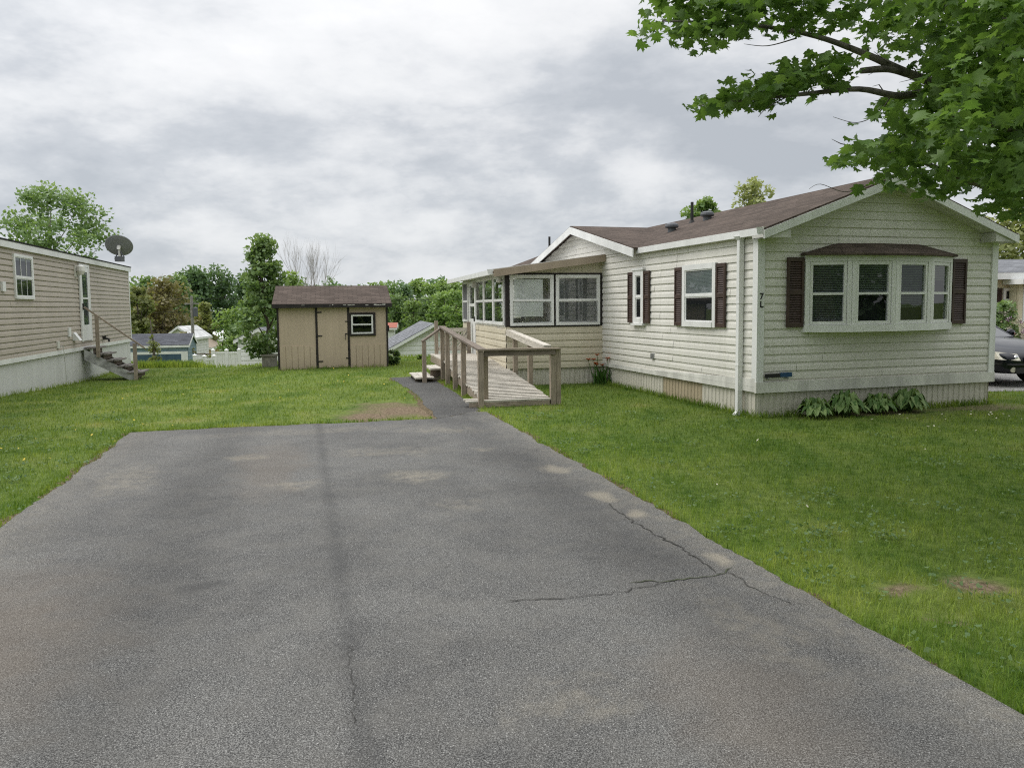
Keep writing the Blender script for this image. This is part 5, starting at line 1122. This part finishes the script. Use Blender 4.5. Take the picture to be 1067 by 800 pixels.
# ------------------------------------------------------------------ background buildings and fences
def gable_house(name, label, loc, rz, w, d, ze_, za, wall, roofm, parts=None, over=.25, cat='house', base=-1.0):
    """ridge along local x; front faces -y"""
    t = thing(name, label, cat, loc, rz); m = MB(); siding(m, (0, 0, 0), X, NY, 0, ze_, .2, lambda z: (0, w)); siding(m, (0, d, 0), X, Y, 0, ze_, .2, lambda z: (0, w))
    lim = lambda z: (0, d) if z <= ze_ else ((z - ze_) / (za - ze_) * d / 2, d - (z - ze_) / (za - ze_) * d / 2)
    siding(m, (0, 0, 0), Y, NX, 0, za, .2, lim); siding(m, (w, 0, 0), Y, X, 0, za, .2, lim); m.box(.01, w - .01, .01, d - .01, base, ze_ - .02); m.build('wall', wall, t)
    m = MB(); s = (za - ze_) / (d / 2); o_ = over; roof_slab(m, (-o_, -o_, ze_ - o_ * s + .06), (w + o_, -o_, ze_ - o_ * s + .06), (w + o_, d / 2, za + .06), (-o_, d / 2, za + .06)); roof_slab(m, (-o_, d + o_, ze_ - o_ * s + .06), (w + o_, d + o_, ze_ - o_ * s + .06), (w + o_, d / 2, za + .06), (-o_, d / 2, za + .06)); m.build('roof', roofm, t)
    m = MB()
    for xx, nn in ((-o_ - .001, (-1, 0, 0)), (w + o_ + .001, (1, 0, 0))): rake(m, (xx, -o_, ze_ - o_ * s + .02), (xx, d / 2, za + .02), .02, .14, nn); rake(m, (xx, d / 2, za + .02), (xx, d + o_, ze_ - o_ * s + .02), .02, .14, nn)
    m.box(-o_, w + o_, -o_ - .02, -o_ - .001, ze_ - o_ * s - .10, ze_ - o_ * s + .03); m.each('fascia', M['white'], t); return t
# white garage right of the shed: gable end towards us, ridge running away to the left
p = at(404.5, 356, 36.5)
g = gable_house('white_garage', 'white garage with grey shingled roof right of the shed', (at(452, 380, 35).x + 2.05, 35.0, 0.92 - 3.15), R(102), 6.0, 4.1, 2.05, 3.15, M['white'], M['shinglegrey'], cat='garage')
m = MB(); m.box(-.03, -.015, 1.85, 2.25, 2.45, 2.8)
for k in range(5): m.box(-.04, -.03, 1.87, 2.23, 2.48 + k * .06, 2.51 + k * .06)
m.build('gable_vent', M['dirtywhite'], g)
# white shed behind the tall tree
p = at(250, 380, 34); g = gable_house('white_outbuilding', 'white outbuilding half hidden behind the tall narrow tree', (p.x + 1.85, 34, .82 - 2.6), R(96), 4.0, 1.85, 2.15, 2.6, M['white'], M['shinglegrey'], cat='outbuilding', over=.15)
# blue garage
p = at(132, 372, 44); zb = H(p.x, 44); g = gable_house('blue_garage', 'blue-grey garage with dark roof beyond the brow', (p.x, 44, .24 - 3.1), R(12), 3.3, 2.6, 2.52, 3.1, M['bluelt'], M['roofslate'], cat='garage', over=.10)
m = MB(); m.box(.35, 2.95, -.05, -.016, .1, 2.0)
for k in range(1, 4): m.box(.35, 2.95, -.054, -.051, .1 + k * .48, .12 + k * .48)
m.build('door', M['blue'], g); m = MB(); m.box(.2, .35, -.06, -.016, .05, 2.15); m.box(2.95, 3.3, -.06, -.016, .05, 2.15); m.box(.35, 2.95, -.06, -.016, 2.0, 2.15); m.each('door_frame', M['white'], g)
# white house with gable behind the reddish tree
p = at(187, 372, 58); g = gable_house('far_white_house', 'far white house behind the small purplish tree', (p.x + 1.0, 58, .40 - 3.7), R(93), 3.6, 1.9, 3.0, 3.7, M['white'], M['metalroof'])
m = MB(); m.box(-.05, -.015, .5, 1.0, 1.5, 2.6); m.box(-.05, -.015, 1.6, 2.1, 1.5, 2.6); m.each('window', M['dark'], g)
t = thing('porch_deck', 'grey-brown wooden porch in front of the far white house', 'porch', (at(198, 374, 52).x, 52, H(-20, 52)), 0); m = MB(); m.box(-.2, 1.6, 0, 2, .9, 1.0)
for a in (-.15, .4, 1.0, 1.55): m.box(a - .04, a + .04, 0, .08, -.3, 1.8)
m.box(-.2, 1.6, .0, .08, 1.75, 1.83); m.build('frame', M['wood_dk'], t)
m = MB()
for k in range(4): m.box(1.6 + k * .28, 1.88 + k * .28, .3, 1.3, .7 - k * .22, .74 - k * .22)
m.each('step', M['wood_dk'], t)
p = at(205, 372, 66); gable_house('yellow_house', 'sandy-yellow house right of the far white house', (p.x + .3, 66, -.75 - 2.9), R(96), 6.0, 2.0, 2.1, 2.9, M['yellowhouse'], M['tan'])
p = at(214, 372, 78); g = gable_house('far_ranch_house', 'far white ranch house with pale roof beyond the hedge', (p.x - .3, 78, -.55 - 3.4), R(4), 2.9, 4.0, 2.6, 3.4, M['dirtywhite'], M['metalroof']); m = MB()
for a in (.3, 1.2, 2.0): m.box(a, a + .5, -.04, -.015, 1.3, 2.3)
m.each('window', M['dark'], g)
m = MB(); p = at(208, 372, 60); hp = []
n = 3000; P = np.stack([rng.uniform(0, 3.0, n), rng.uniform(0, .9, n), rng.uniform(-.2, 1.55, n)], 1); t = thing('clipped_hedge', 'low clipped yellow-green hedge beyond the white fence', 'hedge', (p.x, 60, H(p.x, 60))); leaf_mesh('foliage', P, .14 * rng.uniform(.7, 1.3, n), .2 + .5 * P[:, 2] / 1.5 + rng.normal(0, .15, n), M['leafolive'], t)
m = MB(); m.tube([(.3, .45, -.2), (.3, .45, .8)], .03, 6); m.tube([(1.5, .45, -.2), (1.5, .45, .8)], .03, 6); m.tube([(2.6, .45, -.2), (2.6, .45, .8)], .03, 6); m.each('stem', M['bark'], t)
p = at(404, 337, 55); g = gable_house('red_roofed_house', 'far house with an orange-red roof between shed and white garage', (p.x - 2.0, 55, .55 - 4.45), R(3), 2.4, 1.0, 4.22, 4.45, M['white'], M['redroof'])
# white vinyl fence
def fence(label, pts, tops, group=None):
    t = thing('vinyl_fence', label, 'fence', (pts[0][0], pts[0][1], 0)); o = Vector((pts[0][0], pts[0][1], 0))
    for i, (a, b) in enumerate(zip(pts[:-1], pts[1:])):
        A_, B_ = Vector((*a, 0)) - o, Vector((*b, 0)) - o; z1 = tops[i]; m = MB(); k = max(2, int((B_ - A_).length / .15)); d = (B_ - A_) / k
        for j in range(k): q = A_ + d * (j + .5); m.beam((q.x, q.y, z1 - 1.3), (q.x, q.y, z1), d.length * .96, .02, up=Vector((-d.y, d.x, 0)).normalized())
        m.beam(A_ + Z3 * (z1 - .06), B_ + Z3 * (z1 - .06), .05, .08); m.build('panel', M['white'], t)
    for i, a in enumerate(pts):
        q = Vector((*a, 0)) - o; z1 = tops[min(i, len(tops) - 1)] + .08; m = MB(); m.box(q.x - .06, q.x + .06, q.y - .06, q.y + .06, z1 - 1.5, z1); m.poly([(q.x - .08, q.y - .08, z1), (q.x + .08, q.y - .08, z1), (q.x, q.y, z1 + .07)]); m.poly([(q.x + .08, q.y - .08, z1), (q.x + .08, q.y + .08, z1), (q.x, q.y, z1 + .07)]); m.poly([(q.x - .08, q.y + .08, z1), (q.x - .08, q.y - .08, z1), (q.x, q.y, z1 + .07)]); m.build('post', M['white'], t)
pa = [at(203, 372, 31), at(213, 372, 31.2), at(223, 372, 31.4)]; fence('low white vinyl fence section on the brow', [(q.x, q.y) for q in pa], [at(210, 372, 31.2).z, at(218, 373, 31.3).z])
pa = [at(222, 366, 33), at(236, 366, 33.2), at(249, 366, 33.4)]; fence('taller white vinyl fence joining the white outbuilding', [(q.x, q.y) for q in pa], [at(230, 366.5, 33).z, at(243, 366.5, 33.2).z])
# concrete block by the tall tree
p = at(281, 374, 24.2); t = thing('concrete_block', 'square grey concrete block at the tall tree\'s foot', 'block', (p.x, p.y, H(p.x, p.y)))
m = MB(); m.box(-.19, .19, -.17, .17, -.1, .34); m.build('block', M['stone'], t, bevel=.02); m = MB(); m.box(-.22, .22, -.2, .2, .34, .40); m.build('slab', M['stone'], t, bevel=.015)
# utility pole and wires
PY = 54.0; p = at(202, 370, PY); zt = at(202, 309, PY).z; t = thing('utility_pole', 'grey utility pole standing before the dark trees', 'utility pole', (p.x, PY, H(p.x, PY))); h = zt - H(p.x, PY)
m = MB(); m.tube([(0, 0, -.3), (0, 0, h)], [.14, .10], 8); m.build('shaft', M['barklt'], t); m = MB(); m.beam((-.5, 0, h - .5), (.5, 0, h - .5), .09, .1); m.build('crossarm', M['barklt'], t); m = MB(); m.lathe([(.16, 0), (.16, .6), (.02, .68)], (.25, 0, h - 1.4), 10); m.build('transformer', M['grey'], t)
for i, (dz, lab) in enumerate(((-.1, 'topmost utility wire crossing the far trees'), (-1.0, 'middle utility wire crossing the far trees'), (-2.3, 'lowest utility wire crossing the far trees'))):
    m = MB(); m.tube([(p.x - 30 + k * 4, PY + .12, H(p.x, PY) + h + dz - .5 * math.sin(math.pi * ((k * 4) % 30) / 30) * .6) for k in range(16)], .018, 4); tag(m.build('utility_wire', M['blackmetal']), lab, 'wire')

# pale yellow house at the right edge, with porch
YO = (14.6, 24.0, 0); yh = thing('yellow_mobile_home', 'pale yellow house with grey roof behind the black car', 'house', YO, R(6))
m = MB(); siding(m, (0, 0, 0), X, NY, .5, 2.45, .16, lambda z: (-4, 12)); siding(m, (-4, 0, 0), Y, NX, .5, 2.45, .16, lambda z: (0, 4.4)); m.build('wall', M['cream2'], yh)
m = MB(); ribbed(m, (0, .03, 0), X, NY, -4, 12, lambda s: -.2, .5); m.build('skirting', M['skirtl'], yh)
m = MB(); roof_slab(m, (-4.3, -.35, 2.58), (12.3, -.35, 2.58), (12.3, 2.2, 3.12), (-4.3, 2.2, 3.12)); roof_slab(m, (-4.3, 4.75, 2.58), (12.3, 4.75, 2.58), (12.3, 2.2, 3.12), (-4.3, 2.2, 3.12)); m.build('roof', M['shinglegrey'], yh)
m = MB(); m.box(-4.3, 12.3, -.38, -.352, 2.36, 2.56); m.box(-4.3, 12.3, -.35, 0, 2.40, 2.43); m.build('fascia', M['white'], yh)
window(yh, O0, X, NY, .75, 1.85, 1.35, 2.1, .07, .5, None); shutter(yh, O0, X, NY, .35, .70, 1.2, 2.1); shutter(yh, O0, X, NY, 1.9, 2.2, 1.2, 2.1)
m = MB(); m.box(.95, 6, -.40, -.03, .45, 1.05); m.box(.95, 1.10, -.42, -.34, 1.052, 2.2); m.box(2.75, 6, -.40, -.03, 1.052, 2.2); m.box(.95, .99, -.33, -.03, 1.052, 2.2); m.each('porch_wall', M['cream2'], yh)
window(yh, (0, -.36, 0), X, NY, 1.11, 2.74, 1.06, 2.18, .10, .5, None); m = MB(); m.box(.72, 6.3, -.85, -.03, 2.202, 2.352); m.build('porch_roof', M['white'], yh)

# ------------------------------------------------------------------ cars
def make_car(label, paint, loc, rz):
    """saloon car, nose along +x: lofted body, glasshouse, wheels, lamps, grille"""
    t = thing('parked_car', label, 'car', loc, rz)
    # station: x, half width at sill, half width at belt, z bottom, z sill-bulge, z belt, z top of hood/deck, half width top
    S = [(-2.28, .60, .66, .38, .55, .78, .82, .55), (-2.20, .76, .80, .30, .55, .86, .92, .66), (-1.7, .84, .88, .26, .55, .92, .99, .70), (-1.0, .87, .90, .22, .55, .93, .99, .74), (0, .88, .91, .20, .55, .92, .96, .76), (.9, .87, .90, .22, .55, .89, .96, .74), (1.5, .85, .88, .25, .55, .83, .90, .70), (1.95, .80, .83, .26, .55, .75, .80, .62), (2.20, .72, .74, .26, .50, .66, .70, .52), (2.32, .58, .60, .30, .46, .58, .60, .44)]
    m = MB(); rings = []
    for x, a, b, z0, z1, z2, z3, c in S:
        half = [(0, z0), (a * .8, z0), (a, z0 + .08), (b * 1.0, z1), (b * .985, z2 - .02), (b * .93, z2), (c, z3), (c * .5, z3 + .015), (0, z3 + .02)]
        rings.append([(x, y, z) for y, z in half] + [(x, -y, z) for y, z in half[-2:0:-1]])
    n_ = len(rings[0])
    for r0, r1 in zip(rings[:-1], rings[1:]):
        for k in range(n_): m.quad(r0[k], r1[k], r1[(k + 1) % n_], r0[(k + 1) % n_])
    m.poly(rings[0]); m.poly(rings[-1][::-1]); body = m.build('body', paint, t, smooth=True, weld=True)
    ss = body.modifiers.new('soft', 'SUBSURF'); ss.levels = ss.render_levels = 2
    # glasshouse
    base = [(1.05, .70, .95), (.0, .77, .95), (-1.0, .75, .97), (-1.72, .62, .98)]; topp = [(.25, .52, 1.40), (-.1, .56, 1.44), (-.75, .55, 1.43), (-1.15, .50, 1.37)]
    g = MB(); r = MB()
    for i in range(3):
        for s in (1, -1):
            q = [(base[i][0], s * base[i][1], base[i][2]), (base[i + 1][0], s * base[i + 1][1], base[i + 1][2]), (topp[i + 1][0], s * topp[i + 1][1], topp[i + 1][2]), (topp[i][0], s * topp[i][1], topp[i][2])]; g.poly(q if s < 0 else q[::-1])
    b0, t0 = base[0], topp[0]; g.quad((b0[0], -b0[1], b0[2]), (b0[0] + .06, 0, b0[2] + .01), (t0[0] + .05, 0, t0[2] + .02), (t0[0], -t0[1], t0[2])); g.quad((b0[0] + .06, 0, b0[2] + .01), (b0[0], b0[1], b0[2]), (t0[0], t0[1], t0[2]), (t0[0] + .05, 0, t0[2] + .02))
    b0, t0 = base[-1], topp[-1]; g.quad((b0[0], b0[1], b0[2]), (b0[0], -b0[1], b0[2]), (t0[0], -t0[1], t0[2]), (t0[0], t0[1], t0[2])); g.build('window_glass', M['carglass'], t)
    for i in range(3): r.quad((topp[i][0], -topp[i][1], topp[i][2]), (topp[i][0], topp[i][1], topp[i][2]), (topp[i + 1][0], topp[i + 1][1], topp[i + 1][2] + .003), (topp[i + 1][0], -topp[i + 1][1], topp[i + 1][2] + .003))
    for s in (1, -1):
        for i, w in ((0, .05), (1, .035), (2, .04), (3, .06)): r.tube([(base[i][0], s * base[i][1], base[i][2] - .03), (topp[i][0], s * topp[i][1], topp[i][2])], w * .6, 6)
        r.tube([(q[0], s * q[1], q[2]) for q in topp], .028, 6)
    r.tube([(.25, -.52, 1.40), (.30, 0, 1.42), (.25, .52, 1.40)], .025, 6); r.build('roof', paint, t)
    d = MB(); d.box(-1.5, .7, -.66, .66, .45, .955); d.box(.60, .72, -.62, .62, .9, 1.0)
    for y in (-.36, .36): d.box(-.55, -.40, y - .24, y + .24, .9, 1.22); 
    d.build('cabin', M['dark'], t)
    for x in (1.42, -1.38):
        for s in (1, -1):
            w = MB(); w.lathe([(.19, -.10), (.29, -.105), (.325, -.06), (.325, .06), (.29, .105), (.19, .10)], (x, s * .80, .325), 24, (0, 1, 0)); wh = w.build('wheel', M['tyre'], t)
            w = MB(); w.lathe([(.01, .05), (.06, .06), (.08, .04), (.175, .05), (.195, .105)], (x, s * .80, .325), 20, (0, s, 0))
            for k in range(7): a = k * 6.283 / 7; w.beam((x + .05 * math.cos(a), s * .90, .325 + .05 * math.sin(a)), (x + .18 * math.cos(a), s * .90, .325 + .18 * math.sin(a)), .02, .045, up=(0, 1, 0))
            w.build('rim', M['steel'], wh)
            w = MB(); w.lathe([(.34, 0), (.365, .006), (.375, .0)], (x, s * .905, .33), 24, (0, s, 0)); w.build('wheel_arch', M['blackmetal'], t)
    for s in (1, -1):
        h = MB(); h.hexa([(2.10, s * .74, .55), (2.24, s * .40, .53), (2.0, s * .40, .53), (1.78, s * .82, .56), (1.98, s * .74, .70), (2.15, s * .40, .655), (1.9, s * .40, .68), (1.66, s * .82, .74)] if s > 0 else [(2.24, s * .40, .53), (2.10, s * .74, .55), (1.78, s * .82, .56), (2.0, s * .40, .53), (2.15, s * .40, .655), (1.98, s * .74, .70), (1.66, s * .82, .74), (1.9, s * .40, .68)])
        for i_ in range(len(h.v)): x_, y_, z_ = h.v[i_]; h.v[i_] = (x_ + .105, y_ * 1.035, z_ + .01)
        hl = h.build('headlight', M['lamp'], t, bevel=.01)
        h = MB(); h.lathe([(.05, 0), (.045, .02), (.001, .03)], (2.27, s * .45, .60), 12, (1, 0, .2)); h.lathe([(.05, 0), (.045, .02), (.001, .03)], (2.16, s * .62, .62), 12, (1, s * .35, .2)); h.each('bulb', M['chrome'], hl)
        h = MB(); h.lathe([(.055, 0), (.05, .02), (.001, .025)], (2.28, s * .52, .36), 12, (1, s * .4, 0)); h.build('fog_light', M['lamp'], t)
        h = MB(); h.hexa([(-2.27, s * .45, .60), (-2.22, s * .76, .60), (-2.15, s * .76, .60), (-2.2, s * .45, .60), (-2.25, s * .45, .80), (-2.20, s * .76, .80), (-2.13, s * .76, .80), (-2.18, s * .45, .80)]); h.build('taillight', M['red'], t)
        h = MB(); h.lathe([(.02, -.06), (.09, -.03), (.09, .04), (.03, .07)], (.72, s * .98, 1.0), 10, (1, 0, 0)); h.build('mirror', paint, t)
    h = MB(); h.box(2.28, 2.335, -.30, .30, .50, .60); h.build('grille', M['blackmetal'], t, bevel=.01); h = MB(); h.tube([(2.345, -.14, .60), (2.36, 0, .605), (2.345, .14, .60)], .02, 6); h.build('badge_bar', M['chrome'], t)
    h = MB(); h.box(2.25, 2.335, -.5, .5, .30, .40); h.build('lower_intake', M['blackmetal'], t, bevel=.01)
    h = MB()
    h.tube([(2.10, -.80, .475), (2.31, -.56, .46), (2.345, 0, .455), (2.31, .56, .46), (2.10, .80, .475)], .018, 6); h.build('bumper_strip', M['blackmetal'], t); return t
make_car('black saloon car nosing out behind the white home\'s right corner', M['carblack'], (9.77, 17.24, 0), math.atan2(-.975, .22))
make_car('red car parked behind the black car at the right edge', M['carred'], (15.0, 19.6, 0), R(-100))

# ------------------------------------------------------------------ world: overcast sky with cloud layers
w = bpy.data.worlds.new('World'); scene.world = w; w.use_nodes = True; nt = w.node_tree; nt.nodes.clear()
SUN_EL, SUN_AZ = R(50), R(166)    # azimuth: direction to the sun, counter-clockwise from +x
class WT(NT):
    def __init__(s, t): s.t = t
t = WT(nt)
sky = t.n('ShaderNodeTexSky', sky_type='NISHITA'); sky.sun_disc = False; sky.sun_elevation = SUN_EL; sky.sun_rotation = R(90) - SUN_AZ; sky.air_density = 1; sky.dust_density = 2
bg1 = t.n('ShaderNodeBackground'); bg1.inputs[1].default_value = .10; t.l(sky.outputs[0], bg1.inputs[0])
tc = t.n('ShaderNodeTexCoord'); v = tc.outputs['Generated']; sep = t.n('ShaderNodeSeparateXYZ'); t.l(v, sep.inputs[0])
zz = t.math('ADD', t.math('MAXIMUM', sep.outputs[2], 0.0), .42)
cmb = t.n('ShaderNodeCombineXYZ'); t.l(t.math('DIVIDE', sep.outputs[0], zz), cmb.inputs[0]); t.l(t.math('DIVIDE', sep.outputs[1], zz), cmb.inputs[1]); t.l(t.math('MULTIPLY', sep.outputs[2], 2.0), cmb.inputs[2])
pv = t.mapping(cmb.outputs[0], (1, 1, 1), (5.3, 2.2, 0))
big = t.noise(pv, .95, 3, .5, .15); med = t.noise(pv, 2.3, 9, .60, .1); fine = t.noise(pv, 6, 7, .62, .1)
bil = t.math('ABSOLUTE', t.math('SUBTRACT', t.noise(t.mapping(pv, (1, 1, 1), (9, 4, 2)), 1.7, 6, .58, .1), .5))      # rounded billows with dark creases
val = t.math('ADD', t.math('ADD', t.math('MULTIPLY', big, .36), t.math('MULTIPLY', med, .38)), t.math('MULTIPLY_ADD', fine, .10, t.math('MULTIPLY', bil, .55)))
cc = t.ramp(val, [(.34, (.49, .522, .566)), (.395, (.595, .622, .66)), (.44, (.74, .757, .78)), (.485, (.84, .85, .863)), (.55, (.92, .923, .928))])
hzc = t.ramp(sep.outputs[2], [(.0, 1.), (.10, .45), (.22, 0.)])
cc = t.mix(t.math('MULTIPLY', hzc, .22), cc, (.62, .70, .78))
lift = t.ramp(sep.outputs[2], [(.12, 0.), (.42, 1.)]); cc = t.mix(t.math('MULTIPLY', lift, .08), cc, (.80, .80, .81))
zb = t.n('ShaderNodeMapRange'); zb.inputs[1].default_value = .42; zb.inputs[2].default_value = 1; zb.inputs[3].default_value = 1.0; zb.inputs[4].default_value = 2.6; t.l(sep.outputs[2], zb.inputs[0])
bg2 = t.n('ShaderNodeBackground'); t.l(cc, bg2.inputs[0]); dt = t.n('ShaderNodeVectorMath', operation='DOT_PRODUCT'); t.l(v, dt.inputs[0]); dt.inputs[1].default_value = (math.cos(SUN_EL) * math.cos(SUN_AZ), math.cos(SUN_EL) * math.sin(SUN_AZ), math.sin(SUN_EL))
glow = t.math('MULTIPLY_ADD', t.math('POWER', t.math('MAXIMUM', t.math('MULTIPLY_ADD', dt.outputs['Value'], .5, .5), 0.0), 2.0), t.math('MULTIPLY', t.ramp(sep.outputs[2], [(.05, .25), (.5, 1.)]), .46), .96)   # cloud is brighter towards the hidden sun
t.l(t.math('MULTIPLY', zb.outputs[0], glow), bg2.inputs[1])
mx = t.n('ShaderNodeMixShader'); mx.inputs[0].default_value = .93; t.l(bg1.outputs[0], mx.inputs[1]); t.l(bg2.outputs[0], mx.inputs[2]); o = t.n('ShaderNodeOutputWorld'); t.l(mx.outputs[0], o.inputs[0])
sl_ = bpy.data.lights.new('sun', 'SUN'); sl_.energy = 1.5; sl_.angle = R(35); sl_.color = (1, .96, .90); so = bpy.data.objects.new('sun', sl_); col.objects.link(so)
dv = Vector((math.cos(SUN_EL) * math.cos(SUN_AZ), math.cos(SUN_EL) * math.sin(SUN_AZ), math.sin(SUN_EL))); so.rotation_euler = dv.to_track_quat('Z', 'Y').to_euler(); so.location = (0, 0, 30)

# ------------------------------------------------------------------ camera and render settings
cam = bpy.data.cameras.new('camera'); cam.sensor_width = 36; cam.lens = F / 1067 * 36; cam.clip_start = .05; cam.clip_end = 3000; cam.shift_y = -SH / 1067
co = bpy.data.objects.new('camera', cam); col.objects.link(co); mt = Matrix((_r, _u, -_f)).transposed().to_4x4(); mt.translation = (0, 0, CAM_H); co.matrix_world = mt; scene.camera = co
scene.view_settings.view_transform = 'Standard'; scene.view_settings.look = 'None'; scene.view_settings.exposure = 0
scene.render.engine = 'CYCLES'; scene.cycles.max_bounces = 8; scene.cycles.transparent_max_bounces = 16; scene.cycles.use_denoising = False; scene.cycles.filter_width = 1.15; scene.cycles.sample_clamp_indirect = 4
